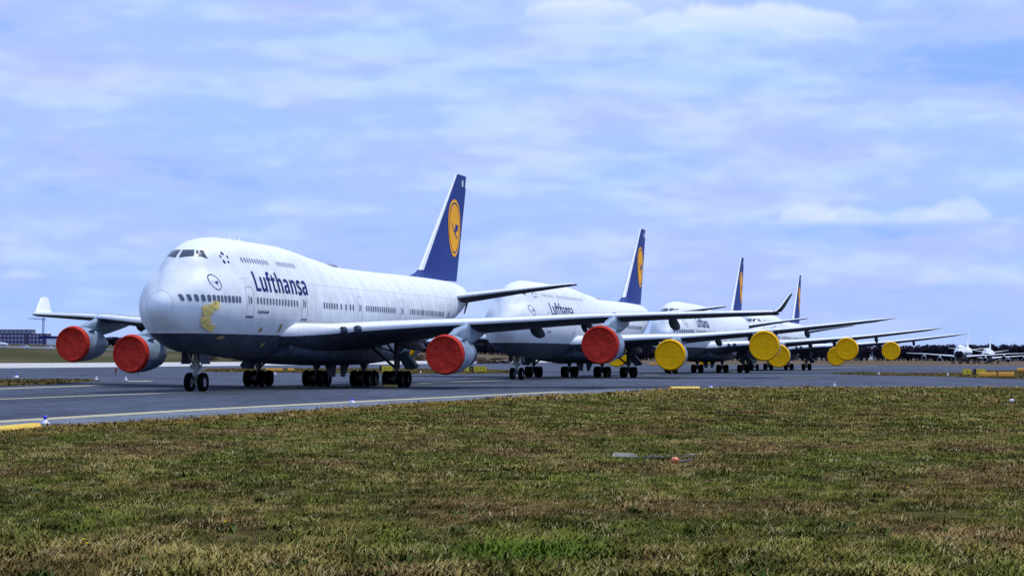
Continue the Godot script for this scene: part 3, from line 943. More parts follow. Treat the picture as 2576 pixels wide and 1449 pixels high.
# ------------------------------------------------------------------ a whole airliner
const KEEP := {}
func make_airliner(long_body: bool, detail: int, plain: bool, at: Vector2, heading: float, y: float, label: String, group: String) -> Node3D:
	pick_hull(long_body)
	var t := thing("airliner", label, "airliner", Vector3(at.x, y, -at.y), PI - heading, group)
	paint_z = 5.45 if plain else 3.72
	var rows := hull_rows()
	var C: int = rows[0].size()
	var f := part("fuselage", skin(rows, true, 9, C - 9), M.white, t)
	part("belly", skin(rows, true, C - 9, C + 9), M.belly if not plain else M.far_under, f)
	if plain:
		# dark nose cap and a dark band along the windows
		var nr := []
		for s in [1.22, 1.25, 1.32, 1.45, 1.7, 2.0, 2.4, 2.8, 3.3]:
			var a := at_station(s)
			var row := PackedVector3Array()
			var cz := (a[1] + minf(a[4], 6.95)) / 2.0
			for k in 24:
				var z := cz + (minf(a[4], 6.95) - a[1]) / 2.0 * sin(TAU * k / 24.0) * 1.015
				row.append(loc(s - 0.02, signf(cos(TAU * k / 24.0)) * (half_width(a, clampf(z, a[1] + 0.001, a[4] - 0.001)) + 0.04), z))
			nr.append(row)
		part("nose_cap", skin(nr, true, 0, -1, 1), M.dark, f)
		for side in [1.0, -1.0]:
			part("stripe", hull_patch(poly_tris(PackedVector2Array([Vector2(2.6, 5.55), Vector2(60, 5.75), Vector2(60, 6.2), Vector2(2.6, 6.2)])), 0.02, 1.0, side).mesh(), M.ink, f)
	# fairing where the wings meet the belly
	var o := 4.3 if long_body else 0.0
	var fr := []
	for k in 21:
		var u := k / 20.0
		var s := 17.0 + o + u * 27.5
		var g := pow(sin(PI * clampf(u, 0.015, 0.985)), 0.45)
		var row := PackedVector3Array()
		for j in 20:
			var a := TAU * j / 20.0
			row.append(loc(s, signf(cos(a)) * pow(absf(cos(a)), 0.55) * (2.5 + 1.05 * g), 3.0 + signf(sin(a)) * pow(absf(sin(a)), 0.7) * (0.55 + 0.62 * g) - 0.22 * g))
		fr.append(row)
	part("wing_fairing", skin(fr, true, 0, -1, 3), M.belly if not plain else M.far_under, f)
	# cockpit panes, given by span position and height, laid on the hull by searching the station
	var panes := [[[0.06, 9.05], [0.69, 9.07], [0.90, 8.66], [0.12, 8.53]], [[0.78, 9.05], [0.84, 9.05], [1.24, 8.62], [1.0, 8.65]], [[0.91, 9.06], [1.08, 9.05], [1.49, 8.51], [1.27, 8.59]]]
	for side in [1.0, -1.0]:
		for q in panes:
			part("cockpit_window", pane_mesh(q, side), M.glass, f)
	if detail > 0:
		var sh := 0.0
		var zc := 5.94
		var rows_w := [[2.31, 7.27, 13], [9.95, 17.16, 14], [22.57, 25.24, 6], [26.14, 26.14, 1], [27.18, 27.18, 1], [28.13, 28.76, 2], [31.82, 38.73, 14], [42.7, 52.4, 20]]
		if long_body: rows_w = [[2.31, 7.27, 13], [9.95, 17.16, 14], [21.0, 33.0, 22], [36.0, 44.0, 16], [47.5, 57.0, 19]]
		for w in rows_w:
			for k in int(w[2]):
				var s: float = w[0] if w[2] == 1 else lerpf(w[0], w[1], k / (w[2] - 1.0))
				var taped: bool = w[0] > 42.0 and not long_body and (k * 7) % 5 < 2
				part("cabin_window", hull_patch(poly_tris(round_rect(Vector2(s, zc), 0.30 / sqrt(1.0 + pow((half_width(at_station(s + 0.1), zc) - half_width(at_station(s - 0.1), zc)) / 0.2, 2)), 0.44, 0.09)), 0.014, 0.12 if s < 4.5 else 0.4).mesh(), M.pane_tape if taped else M.pane, f)
		for w in ([[9.39, 13.71, 11], [15.54, 18.74, 8]] if not long_body else [[9.2, 13.5, 10], [15.0, 27.0, 26]]):
			for k in int(w[2]):
				var s: float = lerpf(w[0], w[1], k / (w[2] - 1.0))
				part("cabin_window", hull_patch(poly_tris(round_rect(Vector2(s, 8.6), 0.24, 0.36, 0.1)), 0.012, 0.3).mesh(), M.seam if detail < 2 else M.pane_up, f)
		for s in ([8.8, 18.6, 30.35, 40.6, 54.6] if not long_body else [8.8, 19.6, 34.6, 46.0, 59.8]):
			var dr := hull_patch(ring_poly(Vector2(s, 5.85), 1.16, 2.0, 0.22, 0.05), 0.012, 0.4)
			var dm := part("door", dr.mesh(), M.seam, f)
			part("door_window", hull_patch(poly_tris(round_rect(Vector2(s + 0.12, 5.94), 0.24, 0.46, 0.1)), 0.012, 0.4).mesh(), M.pane, f)
			part("door_handle", hull_patch(poly_tris(round_rect(Vector2(s - 0.22, 5.95), 0.10, 0.62, 0.04)), 0.014, 0.4).mesh(), M.pane, f)
			if s < 45.0: part("door_sill", hull_patch(poly_tris(round_rect(Vector2(s, 4.86), 1.16, 0.12, 0.03)), 0.02, 0.4).mesh(), M.pane, f)
	if not plain:
		var L := 9.92
		part("lettering", hull_patch(text_tris("Lufthansa", L, 19.5 if not long_body else 19.9, 6.52, 1.42), 0.016, 0.16).mesh(), M.ink, f)
		var ec := Vector2(5.03, 6.98)
		part("emblem_ring", hull_patch(ring_tris(ec, 0.56, 0.51, 0.90), 0.016, 0.2).mesh(), M.ink, f)
		part("emblem_bird", hull_patch(bird_tris(ec, 0.47, 0.43), 0.018, 0.12).mesh(), M.ink, f)
		# a ring of five small marks beside the cockpit
		for k in 5:
			var a := TAU * k / 5.0 + 0.3
			var c := Vector2(7.4 + cos(a) * 0.38, 8.62 + sin(a) * 0.28)
			var r := 0.13 + 0.05 * (k % 2)
			part("alliance_mark", hull_patch(poly_tris(PackedVector2Array([c + Vector2(cos(a), sin(a)) * r, c + Vector2(-sin(a), cos(a)) * r, c - Vector2(cos(a), sin(a)) * r * 0.6, c - Vector2(-sin(a), cos(a)) * r])), 0.014, 0.3).mesh(), M.ink, f)
	if detail > 1:
		part("ship_name", hull_patch(text_tris("Saarland", 9.95, 11.9, 5.12, 0.24), 0.014, 0.2).mesh(), M.ink, f)
		# the seam of the radome
		var sm := MB.new()
		for side in [1.0, -1.0]:
			var tr := PackedVector2Array()
			var zz := []
			for k in 25: zz.append(lerpf(4.62, 6.62, k / 24.0))
			for k in 24:
				var s0: float = 1.80 + 0.22 * (zz[k] - 5.7)
				var s1: float = 1.80 + 0.22 * (zz[k + 1] - 5.7)
				tr.append_array([Vector2(s0, zz[k]), Vector2(s0 + 0.018, zz[k]), Vector2(s1 + 0.018, zz[k + 1]), Vector2(s0, zz[k]), Vector2(s1 + 0.018, zz[k + 1]), Vector2(s1, zz[k + 1])])
			hull_patch(tr, 0.012, 0.5, side, sm)
		part("radome_seam", sm.mesh(), M.seam, f)
		for s0 in [13.2, 20.9, 29.2, 39.5, 46.0, 55.8]:
			var pr := PackedVector2Array()
			for k in 22:
				var z0 := lerpf(3.8, 9.0, k / 22.0)
				var z1 := lerpf(3.8, 9.0, (k + 1) / 22.0)
				pr.append_array([Vector2(s0, z0), Vector2(s0 + 0.03, z0), Vector2(s0 + 0.03, z1), Vector2(s0, z0), Vector2(s0 + 0.03, z1), Vector2(s0, z1)])
			part("panel_joint", hull_patch(pr, 0.006, 0.6).mesh(), M.joint, f)
		for z0 in [4.75, 7.35]:
			var pr := PackedVector2Array()
			for k in 56: pr.append_array([Vector2(8.0 + k, z0), Vector2(9.0 + k, z0), Vector2(9.0 + k, z0 + 0.025), Vector2(8.0 + k, z0), Vector2(9.0 + k, z0 + 0.025), Vector2(8.0 + k, z0 + 0.025)])
			part("panel_joint", hull_patch(pr, 0.006, 1.2).mesh(), M.joint, f)
		for q in [[6.17, 3.5, 0.85, 0.24], [11.27, 4.07, 0.5, 0.34], [14.6, 4.25, 0.34, 0.6], [13.3, 3.1, 0.5, 0.3]]:
			part("tape_patch", hull_patch(disc_tris(Vector2(q[0], q[1]), q[2] / 2, q[3] / 2, 9), 0.03, 0.3, 1.0, null, 0.02).mesh(), M.rust, f)
		for q in [[12.6, 0.34], [13.4, 0.3], [14.2, 0.5], [24.0, 0.3]]:
			var b := MB.new()
			var z: float = at_station(q[0])[4] - 0.03
			b.plate([loc(q[0], 0, z), loc(q[0] + 0.42, 0, z), loc(q[0] + 0.40, 0, z + q[1]), loc(q[0] + 0.24, 0, z + q[1])], Vector3(0.05, 0, 0))
			part("aerial", b.mesh(), M.white, f)
	if detail > 0:
		var b := MB.new()
		var sa := 32.3 if not long_body else 44.0
		b.lathe(Transform3D(Basis().scaled(Vector3(1, 0.5, 1)), loc(sa, 0, at_station(sa)[4] - 0.02)), [Vector2(-1.1, 0.0), Vector2(-0.8, 0.3), Vector2(0, 0.5), Vector2(1.0, 0.4), Vector2(1.6, 0.0)], 20)
		part("aerial_dome", b.mesh(), M.grey, f)
	for side in [1.0, -1.0]: make_wing(t, side, long_body, detail)
	make_tail(t, long_body, detail, plain)
	var R := 1.33 if not long_body else 1.57
	if plain: R = 1.25
	for e in engine_spots(long_body):
		for side in [1.0, -1.0]: make_engine(t, side, e, R, long_body, not plain)
	make_nose_gear(t)
	for side in [1.0, -1.0]:
		make_main_gear(t, 32.12 if not long_body else 36.85, 5.6 * side, true)
		make_main_gear(t, 35.19 if not long_body else 39.5, 1.95 * side, false)
	clean(t)
	return t

func engine_spots(long_body: bool) -> Array:
	if long_body: return [Vector3(27.42, 12.11, 2.58), Vector3(35.69, 21.29, 3.63)]
	return [Vector3(22.95, 12.07, 2.45), Vector3(31.87, 21.31, 3.22)]

func ring_poly(c: Vector2, w: float, h: float, r: float, t: float) -> PackedVector2Array:
	var a := round_rect(c, w, h, r)
	var b := round_rect(c, w - 2 * t, h - 2 * t, maxf(r - t, 0.02))
	var out := PackedVector2Array()
	for i in a.size():
		var j := (i + 1) % a.size()
		out.append_array([a[i], a[j], b[j], a[i], b[j], b[i]])
	return out

func pane_mesh(q: Array, side: float) -> ArrayMesh:
	# bilinear grid of (span position, height); the station comes from the hull
	var b := MB.new()
	var n := 5
	var ids := []
	for i in n + 1:
		for j in n + 1:
			var u := float(i) / n
			var v := float(j) / n
			var p := lerpf(lerpf(q[0][0], q[1][0], u), lerpf(q[3][0], q[2][0], u), v)
			var z := lerpf(lerpf(q[0][1], q[1][1], u), lerpf(q[3][1], q[2][1], u), v)
			var lo := 0.5
			var hi := 9.0
			for it in 24:
				var m := (lo + hi) / 2.0
				var a := at_station(m)
				if z < a[4] and half_width(a, z) > p: hi = m
				else: lo = m
			var h := hull_point(hi, z, 0.015, side)
			ids.append(b.vert(loc(hi, side * p, z) + h[1] * 0.015, h[1]))
	for i in n:
		for j in n:
			var a: int = ids[i * (n + 1) + j]
			b.tri_i(a, a + 1, a + n + 2); b.tri_i(a, a + n + 2, a + n + 1)
	return b.mesh()

# ------------------------------------------------------------------ ground sheets
func sheet_mesh(poly: PackedVector2Array, y: float, edge: float, c: Color, vary: float, uvs := 0.06, tracks := false) -> ArrayMesh:
	var b := MB.new()
	var seen := {}
	var tr := refine_far(poly_tris(poly), edge)
	for i in range(0, tr.size(), 3):
		var id := []
		for k in 3:
			var p: Vector2 = tr[i + k]
			if not seen.has(p):
				var v := 1.0 + vary * (nz.get_noise_2d(p.x * 9.0, p.y * 2.6) + 0.6 * nz2.get_noise_2d(p.x * 30.0, p.y * 9.0))
				if tracks:
					var off := absf((p.x + 20.4 - (p.y - 133.8) * 0.265) * 0.967)
					v *= 1.0 - 0.20 * exp(-pow((off - 3.6) / 2.6, 2)) - 0.10 * exp(-pow(off / 1.2, 2))
				seen[p] = b.vert(Vector3(p.x, y + height(p.x, p.y), -p.y), Vector3.UP, Color(c.r * v, c.g * v, c.b * v), p * uvs)
			id.append(seen[p])
		b.tri_i(id[0], id[1], id[2])
	return b.mesh()

func refine_far(tris: PackedVector2Array, edge: float) -> PackedVector2Array:
	var out := PackedVector2Array()
	var todo := []
	for i in range(0, tris.size(), 3): todo.append([tris[i], tris[i + 1], tris[i + 2]])
	while not todo.is_empty():
		var t: Array = todo.pop_back()
		var l := [t[0].distance_to(t[1]), t[1].distance_to(t[2]), t[2].distance_to(t[0])]
		var k := 0
		if l[1] > l[0]: k = 1
		if l[2] > l[k]: k = 2
		var m: Vector2 = (t[k] + t[(k + 1) % 3]) / 2.0
		if l[k] > edge * maxf(1.0, m.y / 80.0):
			todo.append([t[k], m, t[(k + 2) % 3]]); todo.append([m, t[(k + 1) % 3], t[(k + 2) % 3]])
		else: out.append_array(t)
	return out

func strip(pts: Array, w: float) -> PackedVector2Array:
	var l := PackedVector2Array()
	var r := PackedVector2Array()
	for i in pts.size():
		var a: Vector2 = pts[maxi(i - 1, 0)]
		var b: Vector2 = pts[mini(i + 1, pts.size() - 1)]
		var n := (b - a).normalized().orthogonal() * w / 2
		l.append(pts[i] + n); r.append(pts[i] - n)
	r.reverse()
	l.append_array(r)
	return l

func line_mesh(pts: Array, w: float, y: float) -> ArrayMesh:
	var b := MB.new()
	for i in pts.size() - 1:
		var d: Vector2 = (pts[i + 1] - pts[i]).normalized().orthogonal() * w / 2
		var q := []
		for p in [pts[i] + d, pts[i + 1] + d, pts[i + 1] - d, pts[i] - d]: q.append(Vector3(p.x, y, -p.y))
		b.quad(q[0], q[1], q[2], q[3], Vector3.UP)
	return b.mesh()

func build_ground():
	grass_edge = PackedVector2Array([Vector2(-70, -90), Vector2(-31, 20), Vector2(-15.2, 66), Vector2(-11.3, 77.3), Vector2(-5.5, 98.7), Vector2(5.3, 130), Vector2(11.7, 147.8), Vector2(16.5, 156.5), Vector2(24.1, 161), Vector2(40.5, 163.4), Vector2(150, 172), Vector2(420, 190)])
	paved = PackedVector2Array([Vector2(420, 640), Vector2(120, 640), Vector2(60, 700), Vector2(10, 850), Vector2(-92, 371.7), Vector2(-175, -20), Vector2(-190, -90)])
	paved.append_array(grass_edge)
	# one sheet to the horizon; rows and columns get wider with distance
	var xs := []
	var ds := []
	for k in range(-70, 71): xs.append(signf(k) * (absf(k) * 1.0 + 0.004 * pow(absf(k), 3.1)))
	var d := -90.0
	while d < 20.0: ds.append(d); d += 11.0
	while d < 190.0: ds.append(d); d += 1.4
	while d < 6000.0: ds.append(d); d *= 1.045
	var b := MB.new()
	var W := xs.size()
	var up := []
	for D in ds:
		for x in xs:
			var X: float = x
			var h := height(X, D)
			var near := 1.0 - ss(200.0, 320.0, D)
			var y := h - 0.07 + near * 0.05 * nz2.get_noise_2d(X * 60.0, D * 60.0)
			var n := nz.get_noise_2d(X * 14.0, D * 7.0)
			var n2 := nz2.get_noise_2d(X * 50.0 + 300.0, D * 26.0)
			var c := Color(0.060, 0.058, 0.018).lerp(Color(0.15, 0.105, 0.050), clampf(0.4 + n + 0.6 * n2, 0.0, 1.0))
			if D > 250.0:
				# winter grass on the far bank: olive below, straw and brown above
				var far := Color(0.072, 0.078, 0.032).lerp(Color(0.17, 0.13, 0.10), clampf(0.12 + 1.2 * nz.get_noise_2d(X * 1.2, D * 0.5) + 0.75 * ss(-0.16, -0.02, X / D), 0.0, 1.0))
				c = c.lerp(far, ss(250.0, 420.0, D))
			b.vert(Vector3(X, y, -D), Vector3.UP, c, Vector2(X, D) * 0.11)
	for i in ds.size():
		for j in W:
			var q: Vector3 = b.v[mini(i + 1, ds.size() - 1) * W + j] - b.v[maxi(i - 1, 0) * W + j]
			var r: Vector3 = b.v[i * W + mini(j + 1, W - 1)] - b.v[i * W + maxi(j - 1, 0)]
			b.n[i * W + j] = r.cross(q).normalized()
	for i in ds.size() - 1:
		for j in W - 1:
			var a := i * W + j
			b.tri_i(a, a + 1, a + W + 1); b.tri_i(a, a + W + 1, a + W)
	struct("ground", b.mesh(), M.ground)
	struct("taxiway", sheet_mesh(paved, 0.0, 2.4, Color(0.074, 0.090, 0.130), 0.38, 0.06, true), M.asphalt)
	# concrete runway far behind
	struct("runway", sheet_mesh(PackedVector2Array([Vector2(-175, -20), Vector2(-92, 371.7), Vector2(-9.7, 759), Vector2(148, 1500), Vector2(20, 1500), Vector2(-152, 613), Vector2(-280, -20)]), 0.012, 24.0, Color(0.56, 0.555, 0.54), 0.12), M.asphalt)
	struct("perimeter_road", sheet_mesh(PackedVector2Array([Vector2(-520, 1120), Vector2(-160, 1120), Vector2(-120, 1300), Vector2(-520, 1300)]), 0.06, 6.0, Color(0.16, 0.165, 0.20), 0.2), M.asphalt)
	# paler shoulder along the grass
	var sh := PackedVector2Array([Vector2(-38, 3), Vector2(-17.9, 71), Vector2(-13.4, 88.2), Vector2(-7.4, 106.5), Vector2(3.6, 138), Vector2(10, 152), Vector2(16, 160.5), Vector2(25, 166.2), Vector2(41, 168.6), Vector2(150, 177), Vector2(420, 195)])
	var inner := grass_edge.slice(1)
	inner.reverse()
	sh.append_array(inner)
	struct("shoulder", sheet_mesh(sh, 0.005, 4.0, Color(0.165, 0.19, 0.235), 0.22), M.asphalt)
	# painted lines
	struct("edge_line", line_mesh([Vector2(-38, 3), Vector2(-17.9, 71), Vector2(-13.4, 88.2), Vector2(-7.4, 106.5), Vector2(3.6, 138)], 1.15, 0.011), M.paint_line)
	struct("edge_line", line_mesh([Vector2(-64, 32), Vector2(-35.3, 141.8), Vector2(-33.0, 155.8), Vector2(-32.4, 163)], 1.3, 0.007), M.paint_line)
	struct("centre_line", line_mesh([Vector2(-46, 38), Vector2(-26.9, 108.8), Vector2(-20.8, 131.1), Vector2(0.5, 209.7), Vector2(42.4, 360.4), Vector2(110, 620)], 0.8, 0.007), M.paint_line)
	struct("painted_patch", sheet_mesh(PackedVector2Array([Vector2(-35.2, 190), Vector2(-34.2, 184), Vector2(-32.6, 186), Vector2(-33.2, 192)]), 0.007, 3.0, Color(0.40, 0.38, 0.22), 0.3), M.asphalt)
	struct("edge_line", line_mesh([Vector2(30, 228), Vector2(40, 246), Vector2(62, 262), Vector2(120, 300)], 0.7, 0.007), M.paint_line)
	# bitumen sealed joints in the pavement
	var dirv := Vector2(0.2565, 0.9665)
	var side := Vector2(0.9665, -0.2565)
	var base := Vector2(-20.4, 133.8)
	for k in [-9.0, -3.1, 4.6, 9.4]:
		var pts := []
		for u in 14: pts.append(base + side * (k + 0.10 * sin(u * 2.3 + k)) + dirv * (-75.0 + u * 15.0))
		struct("sealed_joint", line_mesh(pts, 0.11, 0.003), M.bitumen)
	for k in 13:
		var along := -66.0 + k * 14.0 + 4.0 * sin(k * 1.7)
		struct("sealed_joint", line_mesh([base + side * -9.0 + dirv * along, base + side * 1.0 + dirv * (along + 0.25 * sin(k * 5.0)), base + side * 9.4 + dirv * (along + 0.3 * sin(k * 3.0))], 0.20, 0.0035), M.bitumen)
	# grass islands between the taxiways
	for isl in [[Vector2(-38.2, 153), Vector2(-36.7, 163), Vector2(-37.6, 188), Vector2(-41, 201), Vector2(-48.6, 196), Vector2(-140, 150), Vector2(-70, 60)],
			[Vector2(-46, 303), Vector2(-33.3, 293), Vector2(-14.1, 275.5), Vector2(-4, 282), Vector2(1.5, 300), Vector2(-1, 360), Vector2(-20.3, 394), Vector2(-44.8, 394), Vector2(-54, 368)],
			[Vector2(46.8, 308), Vector2(46.5, 283), Vector2(54.2, 261.5), Vector2(57, 229.7), Vector2(160, 250), Vector2(300, 420), Vector2(92, 392), Vector2(66, 318), Vector2(54, 326)]]:
		var P := PackedVector2Array(isl)
		struct("grass_island", sheet_mesh(P, 0.03, 4.0, Color(0.135, 0.105, 0.045), 0.7, 0.11), M.ground)
		islands.append(P)

var islands := []

func edge_distance(p: Vector2) -> float:
	var best := 1e9
	for i in grass_edge.size() - 1:
		best = minf(best, p.distance_to(Geometry2D.get_closest_point_to_segment(p, grass_edge[i], grass_edge[i + 1])))
	return best

func tuft_mesh(sd: int, blades: int, spread: float, tall: float, wide: float) -> ArrayMesh:
	var r := RandomNumberGenerator.new()
	r.seed = sd
	var b := MB.new()
	for k in blades:
		var a := r.randf() * TAU
		var q := Vector3(cos(a), 0, sin(a)) * spread * sqrt(r.randf())
		var la := r.randf() * TAU
		var lean := Vector3(cos(la), 0, sin(la)) * tall * r.randf_range(0.3, 1.5)
		var h := tall * r.randf_range(0.45, 1.0)
		var s := Vector3(-sin(la), 0, cos(la)) * wide * r.randf_range(0.6, 1.2)
		var v := r.randf_range(0.78, 1.25)
		var c := Color(v * r.randf_range(0.9, 1.12), v, v * r.randf_range(0.8, 1.1))
		var m := q + lean * 0.35 + Vector3.UP * h * 0.6
		var n := (Vector3.UP * 0.8 + lean.normalized() * 0.3).normalized()
		var i := b.vert(q - s, n, c); b.vert(q + s, n, c); b.vert(m + s * 0.8, n, c); b.vert(m - s * 0.8, n, c); b.vert(q + lean + Vector3.UP * h, n, c)
		b.tri_i(i, i + 1, i + 2); b.tri_i(i, i + 2, i + 3); b.tri_i(i + 3, i + 2, i + 4)
	return b.mesh()

func scatter(called: String, mesh: Mesh, xf: Array, cols: PackedColorArray, m: Material):
	var mm := MultiMesh.new()
	mm.transform_format = MultiMesh.TRANSFORM_3D
	mm.use_colors = true
	mm.mesh = mesh
	mm.instance_count = xf.size()
	for i in xf.size():
		mm.set_instance_transform(i, xf[i]); mm.set_instance_color(i, cols[i])
	var o := MultiMeshInstance3D.new()
	o.name = numbered(called); o.multimesh = mm; o.material_override = m
	add_child(o)
	o.set_meta("kind", "stuff")
	return o

func grass_color(X: float, D: float) -> Color:
	var a := nz.get_noise_2d(X * 26.0, D * 15.0)
	var b := nz2.get_noise_2d(X * 70.0 + 50.0, D * 40.0)
	var c := nz2.get_noise_2d(X * 16.0 - 80.0, D * 9.0)
	var fine := nz2.get_noise_2d(X * 150.0, D * 48.0)
	var broad := nz.get_noise_2d(X * 7.0 + 70.0, D * 4.0)
	var g := Color(0.128, 0.122, 0.031)
	g = g.lerp(Color(0.30, 0.235, 0.092), clampf(1.3 * a + 0.8 * b + 0.9 * broad + 0.04, 0.0, 0.85))
	g = g.lerp(Color(0.050, 0.062, 0.018), clampf(-1.5 * a - 0.9 * b - 0.6 * broad, 0.0, 0.8))
	g = g.lerp(Color(0.165, 0.095, 0.052), clampf(2.2 * c - 0.30, 0.0, 0.6))
	g = g.lerp(Color(0.115, 0.155, 0.026), clampf(-2.2 * c + 1.1 * b - 0.30, 0.0, 0.65))
	var k := clampf(1.10 + 1.15 * fine, 0.7, 1.55)
	return Color(g.r * k, g.g * k, g.b * k)

func build_grass():
	var labels := {}
	var sets := [
		# density per m2, from, to, mesh, side
		[75.0, 22.0, 40.0, [tuft_mesh(1, 20, 0.15, 0.06, 0.006), tuft_mesh(2, 16, 0.13, 0.085, 0.006)]],
		[42.0, 40.0, 66.0, [tuft_mesh(3, 20, 0.2, 0.065, 0.009), tuft_mesh(4, 16, 0.17, 0.085, 0.009)]],
		[17.0, 66.0, 110.0, [tuft_mesh(5, 18, 0.3, 0.075, 0.014), tuft_mesh(6, 16, 0.27, 0.10, 0.014)]],
		[6.0, 110.0, 176.0, [tuft_mesh(7, 18, 0.5, 0.10, 0.024), tuft_mesh(8, 16, 0.45, 0.13, 0.024)]]]
	for s in sets:
		var xf := [[], []]
		var cs := [PackedColorArray(), PackedColorArray()]
		var D0: float = s[1]
		var D1: float = s[2]
		var half := 0.27 * D1 + 2.0
		var n := int(s[0] * (D1 - D0) * 2.0 * half)
		for k in n:
			var D := rng.randf_range(D0, D1)
			var X := rng.randf_range(-half, half)
			if absf(X) > 0.27 * D + 2.0: continue
			var p := Vector2(X, D)
			var ed := edge_distance(p)
			if Geometry2D.is_point_in_polygon(p, paved) and ed > 0.4 * rng.randf() * (1.0 + D / 60.0): continue
			var c := grass_color(X, D)
			var dense := nz.get_noise_2d(X * 45.0 + 900.0, D * 30.0)
			if rng.randf() < 0.10 - 0.8 * dense and ed > 3.0: continue
			# a band of dry growth along the pavement
			var band := 3.2 + 2.0 * nz2.get_noise_2d(X * 30.0, D * 30.0) - 0.012 * D
			var dry := 1.0 - ss(band * 0.55, band * 1.25, ed)
			c = c.lerp(Color(0.30, 0.205, 0.065), dry * rng.randf_range(0.45, 1.0))
			var tone := rng.randf()
			if tone < 0.10: c = c.lerp(Color(0.42, 0.36, 0.20), 0.75)
			elif tone < 0.24: c = c * 0.6
			c.a = 1.0
			# the lush patch at the bottom of the view
			var lush := exp(-pow((X - 0.32) / 0.85, 2) - pow((D - 24.7) / 0.95, 2))
			c = c.lerp(Color(0.095, 0.165, 0.022), clampf(lush * 1.3, 0.0, 0.85))
			var sc := rng.randf_range(0.6, 1.25) * (0.8 + 0.9 * clampf(dense + 0.2, 0.0, 0.6)) * (1.0 + 0.5 * dry) * (1.0 + 0.5 * lush) * (1.0 + 0.5 * (1.0 - ss(23.5, 28.0, D)))
			var w := 0 if rng.randf() < 0.55 else 1
			var y := -0.07 + 0.05 * nz2.get_noise_2d(X * 60.0, D * 60.0)
			xf[w].append(Transform3D(Basis(Vector3.UP, rng.randf() * TAU).scaled(Vector3(1, 1, 1) * sc), Vector3(X, y, -D)))
			cs[w].append(c)
		for w in 2: scatter("grass", s[3][w], xf[w], cs[w], M.blade)
	# broad-leaved weeds and a few dandelions
	var wx := []
	var wc := PackedColorArray()
	for k in 520:
		var D := 22.0 + 90.0 * pow(rng.randf(), 1.5)
		var X := rng.randf_range(-0.26, 0.26) * D
		if Geometry2D.is_point_in_polygon(Vector2(X, D), paved): continue
		wx.append(Transform3D(Basis(Vector3.UP, rng.randf() * TAU).scaled(Vector3.ONE * rng.randf_range(0.7, 1.5)), Vector3(X, -0.06, -D)))
		wc.append(Color(0.035, 0.062, 0.016).lerp(Color(0.08, 0.11, 0.03), rng.randf()))
	scatter("weeds", tuft_mesh(21, 16, 0.11, 0.08, 0.015), wx, wc, M.blade)
	var dx := []
	var dc := PackedColorArray()
	for q in [[-5.1, 24.9], [-5.25, 25.4], [-3.9, 28.2], [6.9, 36.0], [-9.0, 48.0], [10.5, 61.0]]:
		dx.append(Transform3D(Basis(), Vector3(q[0], 0.03, -q[1]))); dc.append(Color(0.75, 0.52, 0.02))
	var db := MB.new()
	db.lathe(Transform3D(Basis(Vector3.RIGHT, -PI / 2), Vector3.ZERO), [Vector2(0.0, 0.0), Vector2(0.01, 0.022), Vector2(0.025, 0.018), Vector2(0.03, 0.0)], 8)
	scatter("dandelions", db.mesh(), dx, dc, M.foliage)
	# thinner growth on the islands
	var mesh := tuft_mesh(9, 18, 0.9, 0.15, 0.05)
	var xs := []
	var cc := PackedColorArray()
	for P in islands:
		var lo := Vector2(1e9, 1e9)
		var hi := -lo
		for q in P:
			lo = lo.min(q); hi = hi.max(q)
		for k in int((hi.x - lo.x) * (hi.y - lo.y) * 0.5):
			var p := Vector2(rng.randf_range(lo.x, hi.x), rng.randf_range(lo.y, hi.y))
			if absf(p.x) > 0.29 * p.y or not Geometry2D.is_point_in_polygon(p, P): continue
			xs.append(Transform3D(Basis(Vector3.UP, rng.randf() * TAU).scaled(Vector3.ONE * rng.randf_range(0.5, 1.1)), Vector3(p.x, 0.02, -p.y)))
			cc.append(Color(0.10, 0.085, 0.032).lerp(Color(0.22, 0.15, 0.06), rng.randf()) if rng.randf() < 0.6 else Color(0.055, 0.06, 0.025))
	scatter("island_grass", mesh, xs, cc, M.blade)

